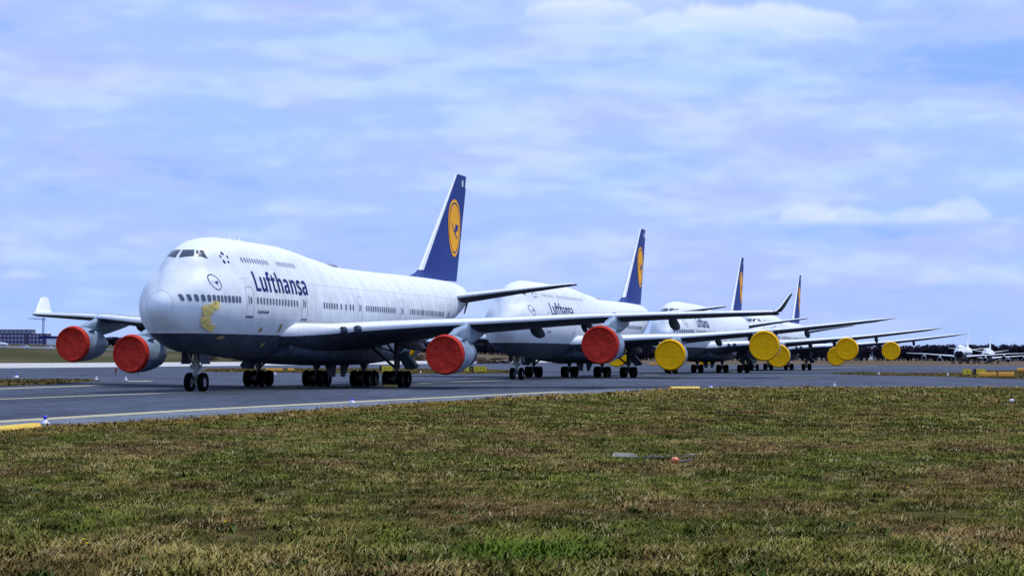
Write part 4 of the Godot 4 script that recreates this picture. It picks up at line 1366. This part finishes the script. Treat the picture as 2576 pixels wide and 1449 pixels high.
# ------------------------------------------------------------------ background
func build_treeline():
	var meshes := []
	for sd in [51, 52, 53]:
		var r := RandomNumberGenerator.new()
		r.seed = sd
		var b := MB.new()
		b.tube(Vector3.ZERO, Vector3(0, 6, 0), 0.3, 0.12, 6, false)
		for k in 420:
			var dir := Vector3(r.randfn(), r.randfn() * 0.9, r.randfn()).normalized() * pow(r.randf(), 0.45)
			var p := Vector3(dir.x * 3.6, 6.8 + dir.y * 5.2, dir.z * 3.6)
			var s := r.randf_range(0.35, 0.8)
			var q := Basis.from_euler(Vector3(r.randf() * TAU, r.randf() * TAU, 0))
			var v := r.randf_range(0.5, 1.4)
			b.tri(p + q * Vector3(-s, -s * 0.4, 0), p + q * Vector3(s, -s * 0.3, 0), p + q * Vector3(0, s, 0), dir + Vector3.UP * 0.3, Color(v, v, v * 1.05))
		meshes.append(b.mesh())
	for w in 3:
		var xf := []
		var cs := PackedColorArray()
		for k in 620:
			var az := rng.randf_range(-0.40, 0.40)
			var D := rng.randf_range(1720.0, 1850.0)
			var X := tan(az) * D
			var tall := lerpf(0.62, 1.22, ss(-260.0, 140.0, X)) * (1.0 + 0.16 * nz.get_noise_1d(X * 1.6 + 400.0)) * rng.randf_range(0.9, 1.04)
			xf.append(Transform3D(Basis(Vector3.UP, rng.randf() * TAU).scaled(Vector3(1.25, tall, 1.25)), Vector3(X, height(X, D) - 0.6, -D)))
			cs.append(Color(0.022, 0.024, 0.046).lerp(Color(0.045, 0.038, 0.055), rng.randf()))
		scatter("treeline", meshes[w], xf, cs, M.foliage)
	# scrub on the far bank
	var sx := []
	var sc := PackedColorArray()
	for k in 900:
		var D := rng.randf_range(700.0, 1500.0)
		var X := rng.randf_range(-0.28, 0.29) * D
		if Geometry2D.is_point_in_polygon(Vector2(X, D), PackedVector2Array([Vector2(-92, 371.7), Vector2(148, 1500), Vector2(20, 1500), Vector2(-152, 613)])) or X < -0.16 * D or X > 0.06 * D: continue
		if absf(X - 250.0) < 60.0 and D > 1000.0: continue
		sx.append(Transform3D(Basis(Vector3.UP, rng.randf() * TAU).scaled(Vector3(0.9, 0.16 * rng.randf_range(0.5, 1.2), 0.9)), Vector3(X, height(X, D) - 0.3, -D)))
		sc.append(Color(0.10, 0.075, 0.055).lerp(Color(0.20, 0.145, 0.10), rng.randf()))
	scatter("scrub", meshes[0], sx, sc, M.foliage)

func build_terminal():
	# brick block with three rows of windows and a set-back top floor
	var D := 1640.0
	var x0 := -490.0
	var x1 := -370.0
	var y0 := height(-400.0, D) - 2.2
	var t := thing("brick_building", "long dark brick building with rows of pale windows at the left horizon", "building", Vector3((x0 + x1) / 2, y0, -D))
	var L := x1 - x0
	var b := MB.new()
	b.box(Transform3D(Basis(), Vector3(0, 5.2, -9)), Vector3(L, 10.4, 18))
	var w := part("wall", b.mesh(), M.brick, t)
	b = MB.new()
	b.box(Transform3D(Basis(), Vector3(-6, 12.0, -9)), Vector3(L - 12, 3.0, 13))
	var up := part("top_floor", b.mesh(), M.far_grey, t)
	b = MB.new()
	b.box(Transform3D(Basis(), Vector3(-6, 13.65, -9)), Vector3(L - 11, 0.28, 14))
	b.box(Transform3D(Basis(), Vector3(0, 10.5, -9)), Vector3(L + 0.5, 0.25, 18.5))
	part("roof", b.mesh(), M.far_grey, t)
	var wb := MB.new()
	wb.box(Transform3D(Basis(), Vector3.ZERO), Vector3(1.7, 1.7, 0.12))
	var wm := wb.mesh()
	for r in 3:
		for k in 40:
			if k % 9 == 8: continue
			var p := part("window", wm, M.far_glass, w)
			p.position = Vector3(-L / 2 + 3.0 + k * 2.9, 2.3 + r * 3.15, 0.04)
	for k in 30:
		var p := part("window", wm, M.far_glass, up)
		p.position = Vector3(-L / 2 + 4.0 + k * 3.5, 12.1, -2.48); p.scale = Vector3(1, 0.8, 1)
	for k in 4:
		b = MB.new()
		b.box(Transform3D(Basis(), Vector3(-L / 2 + 3.0 + 8 * 2.9 + k * 9 * 2.9, 5.2, 0.1)), Vector3(1.6, 10.2, 0.3))
		part("stair_strip", b.mesh(), M.brick, t)
	clean(t)
	# white hall at its right end
	var h := thing("white_hall", "white hall with dark bays just right of the brick building", "building", Vector3(-338.5, height(-338.0, 1560.0) - 1.6, -1560))
	b = MB.new()
	b.box(Transform3D(Basis(), Vector3(0, 3.4, -8)), Vector3(26, 6.8, 16))
	var hw := part("wall", b.mesh(), M.far_white, h)
	b = MB.new()
	b.box(Transform3D(Basis(), Vector3(0, 7.6, -8)), Vector3(38, 1.7, 17))
	part("roof", b.mesh(), M.ink, h)
	for q in [[-2.5, 4.8, 5.0, 1.0], [3.0, 2.4, 4.0, 1.2], [8.5, 4.8, 4.0, 1.0]]:
		b = MB.new()
		b.box(Transform3D(Basis(), Vector3(q[0], q[1], 0.03)), Vector3(q[2], q[3], 0.14))
		part("window", b.mesh(), M.far_grey, hw)
	clean(h)
	# tower crane
	var cr := thing("tower_crane", "slim tower crane with its jib to the left above the brick building", "crane", Vector3(-454, height(-454.0, 2000.0), -2000))
	b = MB.new()
	for s in [[-1, -1], [1, -1], [1, 1], [-1, 1]]: b.tube(Vector3(s[0] * 0.75, 0, s[1] * 0.75), Vector3(s[0] * 0.75, 27.5, s[1] * 0.75), 0.16, 0.16, 5)
	for k in 17:
		for s in [-1.0, 1.0]: b.tube(Vector3(-0.75 * s, k * 1.6, 0.75), Vector3(0.75 * s, k * 1.6 + 1.6, 0.75), 0.09, 0.09, 4)
	part("mast", b.mesh(), M.crane, cr)
	b = MB.new()
	b.tube(Vector3(2.5, 25.4, 0), Vector3(-14.5, 26.6, 0), 0.2, 0.14, 5)
	b.tube(Vector3(2.5, 26.4, 0), Vector3(-14.5, 26.9, 0), 0.2, 0.14, 5)
	for k in 12: b.tube(Vector3(2.0 - k * 1.35, 25.5 + k * 0.09, 0), Vector3(1.3 - k * 1.35, 26.5 + k * 0.04, 0), 0.1, 0.1, 4)
	part("jib", b.mesh(), M.crane, cr)
	b = MB.new()
	b.tube(Vector3(0, 27, 0), Vector3(0, 30.5, 0), 0.3, 0.1, 6)
	b.tube(Vector3(0, 30.2, 0), Vector3(-10, 26.8, 0), 0.05, 0.05, 4)
	part("apex", b.mesh(), M.crane, cr)
	clean(cr)
	# two white cars on the perimeter road
	var first: Node3D = null
	for q in [[-276.0, 1170.0, "white car on the perimeter road below the brick building, left of the pair"], [-262.0, 1170.0, "white car on the perimeter road, right of the pair below the brick building"]]:
		var c := thing("parked_car", q[2], "car", Vector3(q[0], height(q[0], q[1]), -q[1]), 0.0, "cars on the perimeter road")
		var cb := []
		for s in [-0.85, 0.85]:
			var row := PackedVector3Array()
			for p in [[-2.2, 0.35], [-2.25, 0.8], [-1.9, 0.95], [-1.3, 1.45], [0.6, 1.48], [1.3, 0.98], [2.1, 0.85], [2.25, 0.55], [2.2, 0.35]]: row.append(Vector3(p[0], p[1], s * (1.0 if p[1] < 1.2 else 0.85)))
			cb.append(row)
		part("body", skin(cb, true, 0, -1, 3), M.far_white, c)
		var g := MB.new()
		g.quad(Vector3(-1.6, 1.02, 0.86), Vector3(-1.2, 1.38, 0.80), Vector3(0.5, 1.40, 0.80), Vector3(0.95, 1.02, 0.86), Vector3(0, 0, 1))
		part("side_window", g.mesh(), M.glass, c)
		for wx in [-1.35, 1.35]:
			for s in [-0.78, 0.78]: part("tyre", tyre_mesh(0.33, 0.2), M.tyre, c).transform = Transform3D(Basis(Vector3.UP, PI / 2), Vector3(wx, 0.33, s))
		clean(c)
	# nose of a small white jet at the left edge
	var j := thing("small_jet", "small white jet whose nose enters at the left edge before the brick building", "airplane", Vector3(-273, height(-273.0, 1120.0), -1120))
	var jr := []
	for q in [[0.0, 0.02, 1.9], [0.25, 0.3, 1.92], [0.8, 0.55, 1.97], [2.0, 0.85, 2.1], [4.0, 1.0, 2.2], [12.0, 1.0, 2.2], [16.0, 0.6, 2.45], [18.5, 0.15, 2.7]]:
		var row := PackedVector3Array()
		for k in 16: row.append(Vector3(-q[0], q[2] + sin(TAU * k / 16.0) * q[1], cos(TAU * k / 16.0) * q[1]))
		jr.append(row)
	part("fuselage", skin(jr, true), M.far_white, j)
	b = MB.new()
	b.plate([Vector3(-14.5, 2.8, 0), Vector3(-17, 5.8, 0), Vector3(-18.6, 5.8, 0), Vector3(-18, 2.8, 0)], Vector3(0, 0, 0.2))
	part("fin", b.mesh(), M.navy, j)
	b = MB.new()
	b.plate([Vector3(-7, 1.45, 0.8), Vector3(-10, 1.45, 0.8), Vector3(-12.3, 1.8, 8.0), Vector3(-11.3, 1.8, 8.0)], Vector3(0, 0.15, 0))
	b.plate([Vector3(-7, 1.45, -0.8), Vector3(-10, 1.45, -0.8), Vector3(-12.3, 1.8, -8.0), Vector3(-11.3, 1.8, -8.0)], Vector3(0, 0.15, 0))
	part("wing", b.mesh(), M.far_white, j)
	for q in [[-2.5, 0.0], [-10.0, 1.3], [-10.0, -1.3]]:
		b = MB.new()
		b.tube(Vector3(q[0], 0.3, q[1]), Vector3(q[0], 1.6, q[1]), 0.09, 0.09, 8)
		part("leg", b.mesh(), M.gear, j)
		part("tyre", tyre_mesh(0.3, 0.2), M.tyre, j).transform = Transform3D(Basis(Vector3.UP, PI / 2), Vector3(q[0], 0.3, q[1]))
	clean(j)

# ------------------------------------------------------------------ airfield furniture
func taxi_light(X: float, D: float, blue: bool, size: float, label: String):
	var s := size * (0.78 if blue else 0.55)
	var t := thing("taxiway_light", label, "taxiway light", Vector3(X, 0.006 if Geometry2D.is_point_in_polygon(Vector2(X, D), paved) else -0.05, -D), 0.3, "taxiway edge lights")
	var b := MB.new()
	b.lathe(Transform3D(Basis(Vector3.RIGHT, -PI / 2), Vector3.ZERO), [Vector2(0.0, 0.19 * s), Vector2(0.02, 0.19 * s), Vector2(0.05, 0.14 * s), Vector2(0.2 * s, 0.06 * s), Vector2(0.21 * s, 0.0)], 16)
	part("base_cone", b.mesh(), M.cone_white, t)
	b = MB.new()
	b.lathe(Transform3D(Basis(Vector3.RIGHT, -PI / 2), Vector3.ZERO), [Vector2(0.2 * s, 0.0), Vector2(0.2 * s, 0.085 * s), Vector2(0.27 * s, 0.09 * s), Vector2(0.33 * s, 0.065 * s), Vector2(0.36 * s, 0.0)], 16)
	part("lens", b.mesh(), M.blue_lens if blue else M.cone_white, t)
	if blue:
		b = MB.new()
		b.plate([Vector3(-0.30 * s, 0.02, 0.1), Vector3(-0.10 * s, 0.02, 0.1), Vector3(-0.17 * s, 0.2 * s, 0.1)], Vector3(0, 0, 0.02))
		part("reflector", b.mesh(), M.cone_white, t)
	clean(t)

func sign_board(X: float, D: float, panels: Array, label: String):
	# panels: width, material; lettering drawn as raised strokes too small to read
	var t := thing("guidance_sign", label, "sign", Vector3(X, 0.0, -D), 0.0, "yellow taxiway guidance signs")
	var x := 0.0
	for q in panels:
		var b := MB.new()
		b.box(Transform3D(Basis(), Vector3(x + q[0] / 2, 0.56, 0)), Vector3(q[0] - 0.03, 0.72, 0.22))
		var pn := part("panel", b.mesh(), q[1], t)
		if q.size() > 2:
			b = MB.new()
			for k in int(q[2]):
				var cx: float = x + q[0] * (k + 0.8) / (q[2] + 0.6)
				b.box(Transform3D(Basis(), Vector3(cx, 0.56, 0.115)), Vector3(0.06, 0.34, 0.012))
				b.box(Transform3D(Basis(), Vector3(cx + 0.07, 0.56 + 0.14 * (k % 2) - 0.02, 0.115)), Vector3(0.1, 0.06, 0.01))
			part("lettering", b.mesh(), M.sign_black if q[1] == M.sign_yellow else M.sign_yellow, pn)
		b = MB.new()
		for s in [0.25, 0.75]: b.tube(Vector3(x + q[0] * s, 0, 0), Vector3(x + q[0] * s, 0.22, 0), 0.04, 0.04, 8)
		part("leg", b.mesh(), M.gear_dark, t)
		x += q[0]
	clean(t)

func barrier(X: float, D: float, L: float, h: float, m: Material, label: String, turn := 0.0, y := 0.0):
	var t := thing("barrier", label, "barrier", Vector3(X, y, -D), turn, "low barriers beside the taxiways")
	# a rounded beam with feet
	var rr := []
	for k in [-1.0, -0.985, 0.985, 1.0]:
		var row := PackedVector3Array()
		var sc := 0.88 if absf(k) == 1.0 else 1.0
		for q in [[-0.22, 0.0], [-0.2, 0.35], [-0.13, 0.9], [-0.08, 1.0], [0.08, 1.0], [0.13, 0.9], [0.2, 0.35], [0.22, 0.0]]:
			row.append(Vector3(k * L / 2, 0.04 + h * 0.5 + (q[1] - 0.5) * h * sc, q[0] * sc * 1.2))
		rr.append(row)
	part("beam", skin(rr, true, 0, -1, 3), m, t)
	for k in [-0.7, 0.0, 0.7]:
		var b := MB.new()
		b.box(Transform3D(Basis(), Vector3(k * L / 2, 0.03, 0)), Vector3(0.3, 0.06, 0.6))
		part("foot", b.mesh(), M.gear_dark, t)
	clean(t)

func build_furniture():
	taxi_light(-15.75, 69.8, true, 1.0, "blue topped taxiway edge light on the shoulder at the lower left")
	taxi_light(-52.0, 217.0, true, 1.6, "blue topped edge light behind the grass strip at the far left")
	taxi_light(-7.9, 102.6, true, 0.9, "blue topped edge light on the shoulder in front of the nearest jet's main wheels")
	taxi_light(15.2, 157.6, true, 1.1, "small edge light where the shoulder begins to bend right")
	taxi_light(26.9, 172.2, false, 1.3, "pale edge light on the taxiway bend right of centre")
	taxi_light(42.8, 171.5, false, 1.4, "white edge light on the shoulder at the right edge")
	taxi_light(-39.8, 198.0, false, 1.7, "white edge light at the tip of the left grass strip")
	taxi_light(-36.6, 196.0, false, 1.7, "white edge light beside the worn yellow patch left of the nose wheels")
	taxi_light(-30.0, 262.0, false, 1.6, "small white edge light left of the starboard wing gear")
	taxi_light(-12.6, 286.0, false, 1.8, "white edge light in the grass between the wing gear and the red cover")
	taxi_light(50.8, 286.0, false, 2.0, "white edge light before the narrow grass strip on the right")
	taxi_light(57.4, 272.0, false, 2.0, "white edge light left of the yellow sign at the right")
	for q in [[-46.0, 240.0, "left of the two small red marker posts under the inboard red cover"], [-43.6, 241.0, "right of the two small red marker posts under the inboard red cover"]]:
		var t := thing("marker_post", q[2], "marker post", Vector3(q[0], 0.004, -q[1]), 0.0, "small red marker posts")
		var b := MB.new()
		b.tube(Vector3(0, 0, 0), Vector3(0, 0.62, 0), 0.05, 0.045, 8)
		part("stem", b.mesh(), M.gear_dark, t)
		b = MB.new()
		b.box(Transform3D(Basis(), Vector3(0, 0.62, 0)), Vector3(0.26, 0.44, 0.05))
		part("flag", b.mesh(), M.red_flag, t)
	sign_board(-19.6, 305.0, [[0.42, M.sign_black], [1.55, M.sign_yellow, 2]], "yellow sign with a black end panel seen above the port wing gear wheels")
	sign_board(-6.9, 303.0, [[0.7, M.sign_yellow], [0.62, M.sign_black, 1], [1.9, M.sign_yellow, 3]], "long yellow sign with a black middle panel right of the inboard red cover")
	sign_board(59.4, 272.0, [[1.1, M.sign_yellow, 1]], "small square yellow sign beside the orange barriers on the right")
	sign_board(61.0, 273.0, [[0.35, M.sign_black], [1.3, M.sign_yellow]], "yellow sign half hidden behind the orange barriers on the right")
	barrier(58.5, 254.0, 2.1, 0.56, M.orange, "orange barrier on the right, left half of the joined pair")
	barrier(60.7, 253.6, 1.9, 0.58, M.orange, "orange barrier on the right, right half of the joined pair")
	barrier(90.2, 362.0, 3.2, 0.62, M.orange, "orange barrier at the right edge beyond the joined pair")
	barrier(-36.0, 313.0, 2.5, 0.44, M.orange, "long orange barrier beside the starboard wing gear wheels")
	barrier(-33.6, 314.0, 0.9, 0.44, M.orange, "short orange barrier left of the body gear wheels")
	barrier(41.5, 600.0, 3.0, 0.6, M.orange, "far orange barrier left of the first yellow cover")
	barrier(-15.5, 63.9, 4.4, 0.17, M.bar_yellow, "yellow kerb beam at the lower left where grass meets the shoulder", 1.44, -0.06)
	barrier(12.3, 147.0, 2.3, 0.2, M.bar_yellow, "yellow kerb beam on the grass edge right of centre", 0.4)
	# wheel chock at the port wing gear of the nearest jet
	# concrete slab and orange ball in the grass
	var s := thing("cable_pit", "flat concrete pit cover with a pale left edge sunk in the grass", "pit cover", Vector3(3.25, -0.085, -49.2), 0.1)
	var b := MB.new()
	b.hexa([Vector3(-0.95, 0, 0.5), Vector3(-0.3, 0, 0.5), Vector3(-0.3, 0, -0.55), Vector3(-0.75, 0, -0.55), Vector3(-0.95, 0.05, 0.5), Vector3(-0.3, 0.05, 0.5), Vector3(-0.3, 0.09, -0.55), Vector3(-0.75, 0.10, -0.55)])
	part("slab", b.mesh(), M.stone, s)
	b = MB.new()
	b.box(Transform3D(Basis(), Vector3(0.42, 0.02, 0)), Vector3(1.2, 0.05, 1.0))
	part("lid", b.mesh(), M.gear_dark, s)
	b = MB.new()
	b.box(Transform3D(Basis(), Vector3(1.1, 0.035, -0.2)), Vector3(0.14, 0.07, 0.6))
	part("edge_stone", b.mesh(), M.stone, s)
	var ob := thing("orange_marker", "bright orange marker cap on a short stake in the grass", "marker", Vector3(3.62, -0.06, -45.8))
	b = MB.new()
	b.lathe(Transform3D(Basis(Vector3.RIGHT, -PI / 2), Vector3.ZERO), [Vector2(0.02, 0.0), Vector2(0.03, 0.07), Vector2(0.09, 0.095), Vector2(0.14, 0.07), Vector2(0.16, 0.0)], 16)
	part("cap", b.mesh(), M.bright_orange, ob)
	b = MB.new()
	b.tube(Vector3(0.08, 0.05, 0), Vector3(0.42, 0.1, -0.05), 0.03, 0.02, 8)
	part("stake", b.mesh(), M.stone, ob)
	var wb := thing("white_marker", "small white marker block in the grass at the far right", "marker", Vector3(26.5, -0.05, -109.5), 0.2)
	b = MB.new()
	b.lathe(Transform3D(Basis(Vector3.UP, PI / 2), Vector3(0, 0.12, 0)), [Vector2(-0.11, 0.0), Vector2(-0.11, 0.06), Vector2(-0.08, 0.085), Vector2(0.08, 0.085), Vector2(0.11, 0.06), Vector2(0.11, 0.0)], 14)
	part("block", b.mesh(), M.cone_white, wb)
	b = MB.new()
	b.box(Transform3D(Basis(), Vector3(0, 0.0, 0)), Vector3(0.12, 0.1, 0.12))
	part("foot", b.mesh(), M.gear_dark, wb)
	for o in [s, ob, wb]: clean(o)

# ------------------------------------------------------------------ scene
func _ready():
	rng.seed = 2020
	var cam := Camera3D.new()
	cam.name = "camera"
	add_child(cam)
	cam.position = Vector3(0, 2.295, 0)
	cam.rotation = Vector3(0.0334, 0, 0.003)
	cam.fov = 15.86
	cam.near = 0.5; cam.far = 9000.0
	cam.current = true
	var we := WorldEnvironment.new()
	we.name = "world_environment"
	var env := Environment.new()
	env.background_mode = Environment.BG_SKY
	env.sky = make_sky()
	env.ambient_light_source = Environment.AMBIENT_SOURCE_SKY
	env.tonemap_mode = Environment.TONE_MAPPER_LINEAR
	env.tonemap_exposure = 1.15
	env.sdfgi_enabled = true; env.ssao_enabled = true; env.ssil_enabled = true
	we.environment = env
	add_child(we)
	var sun := DirectionalLight3D.new()
	sun.name = "sun"
	sun.light_energy = 0.80
	sun.light_color = Color(1.0, 0.975, 0.92)
	sun.light_angular_distance = 0.6
	sun.shadow_enabled = true
	add_child(sun)
	# the sun stands high, ahead and to the right
	var az := deg_to_rad(52.0)
	var el := deg_to_rad(60.0)
	var towards := Vector3(sin(az) * cos(el), sin(el), -cos(az) * cos(el))
	sun.look_at_from_position(Vector3.ZERO, -towards, Vector3.UP)

	make_materials()
	M.pane_up = mat(lin(0.22, 0.25, 0.36), 0.4)
	build_ground()
	build_treeline()
	build_terminal()

	# the queue of jumbo jets
	var head := 0.2585
	var near := make_airliner(false, 2, false, Vector2(-20.43, 133.83), 0.2600, 0.0, "nearest white jumbo jet, with red engine covers, winglets and yellow film below its windows", "jumbo jets queued on the taxiway")
	var k := 0
	for e in engine_spots(false):
		for side in [1.0, -1.0]:
			engine_cover(near, side, e, 1.345, M.red_cover, [
				"red cover on the engine nearest the fuselage, on the camera's right of the nearest jet",
				"dark red cover right beside the nearest jet's nose, right of the leftmost cover",
				"red cover on the right outer engine of the nearest jet, above the second jet's wheels",
				"leftmost red cover, on the outer left engine of the nearest jet"][k], "red engine covers on the nearest jet", 3 + k)
			k += 1
	pick_hull(false)
	var film := thing("plastic_film", "crumpled yellow plastic film stuck below the front windows of the nearest jet", "plastic film", near.position, near.rotation.y)
	for q in [[Vector2(3.36, 5.41), Vector2(3.96, 5.58), Vector2(4.28, 5.78), Vector2(4.75, 5.69), Vector2(4.56, 5.29), Vector2(4.07, 4.99), Vector2(4.05, 4.82), Vector2(3.47, 4.88)],
			[Vector2(3.45, 4.83), Vector2(4.11, 4.87), Vector2(4.18, 4.33), Vector2(3.89, 4.33), Vector2(3.44, 4.52)],
			[Vector2(3.44, 4.46), Vector2(3.89, 4.30), Vector2(4.67, 4.31), Vector2(4.87, 3.89), Vector2(4.44, 3.91), Vector2(3.73, 4.20)]]:
		part("sheet", hull_patch(poly_tris(PackedVector2Array(q)), 0.03, 0.10, 1.0, null, 0.11).mesh(), M.film, film)
	clean(film)
	var second := make_airliner(true, 1, false, Vector2(0.52, 209.7), head, 0.0, "second jumbo jet in the queue, behind the right wing of the nearest, raked wing tips", "jumbo jets queued on the taxiway")
	var fleet := [second]
	for q in [[Vector2(22.39, 287.46), "third jumbo jet in the queue, its nose behind the second jet's right wing"], [Vector2(42.4, 360.42), "fourth and farthest jumbo jet of the queue, only its cockpit top and narrow tail showing"]]:
		var c: Node3D = second.duplicate()
		c.name = numbered("airliner"); add_child(c)
		c.position = Vector3(q[0].x, 0, -q[0].y)
		c.set_meta("label", q[1])
		fleet.append(c)
	pick_hull(true)
	var names := ["second", "third", "fourth"]
	for j in 3:
		k = 0
		for e in engine_spots(true):
			for side in [1.0, -1.0]:
				engine_cover(fleet[j], side, e, 1.62, M.yellow_cover,
					"yellow cover on the %s %s engine of the %s jet in the queue" % ["camera-right" if side > 0 else "far left", "inner" if k < 2 else "outer", names[j]], "yellow engine covers on the jets behind", 20 + j * 4 + k)
				k += 1
	# two older jets far to the right, seen nose on
	make_airliner(false, 0, true, Vector2(238.6, 1100.0), 0.297, -0.75, "far white jet seen nose on at the right, black nose, in front of another", "far jets at the right horizon")
	make_airliner(false, 0, true, Vector2(288.0, 1252.0), 0.265, -1.5, "far white jet at the right edge, behind the one with the black nose", "far jets at the right horizon")
	# chocks at the wheels
	pick_hull(false)
	for q in [[30.55, 5.6, "yellow wheel chock before the right-hand main wheels of the nearest jet"]]:
		var wp: Vector3 = near.transform * loc(q[0], q[1], 0.0)
		var c := thing("wheel_chock", q[2], "wheel chock", wp + Vector3(0, 0.01, 0), near.rotation.y)
		var cb := []
		for s in [-0.52, 0.52]:
			cb.append(PackedVector3Array([Vector3(s, 0.0, -0.16), Vector3(s, 0.05, -0.16), Vector3(s, 0.17, 0.0), Vector3(s, 0.2, 0.05), Vector3(s, 0.2, 0.1), Vector3(s, 0.0, 0.14)]))
		part("wedge", skin(cb, true, 0, -1, 3), M.film, c)
		var rb := MB.new()
		rb.tube(Vector3(-0.5, 0.08, -0.17), Vector3(0.5, 0.08, -0.17), 0.02, 0.02, 6)
		part("rope", rb.mesh(), M.gear_dark, c)
		clean(c)
	build_furniture()
	build_grass()
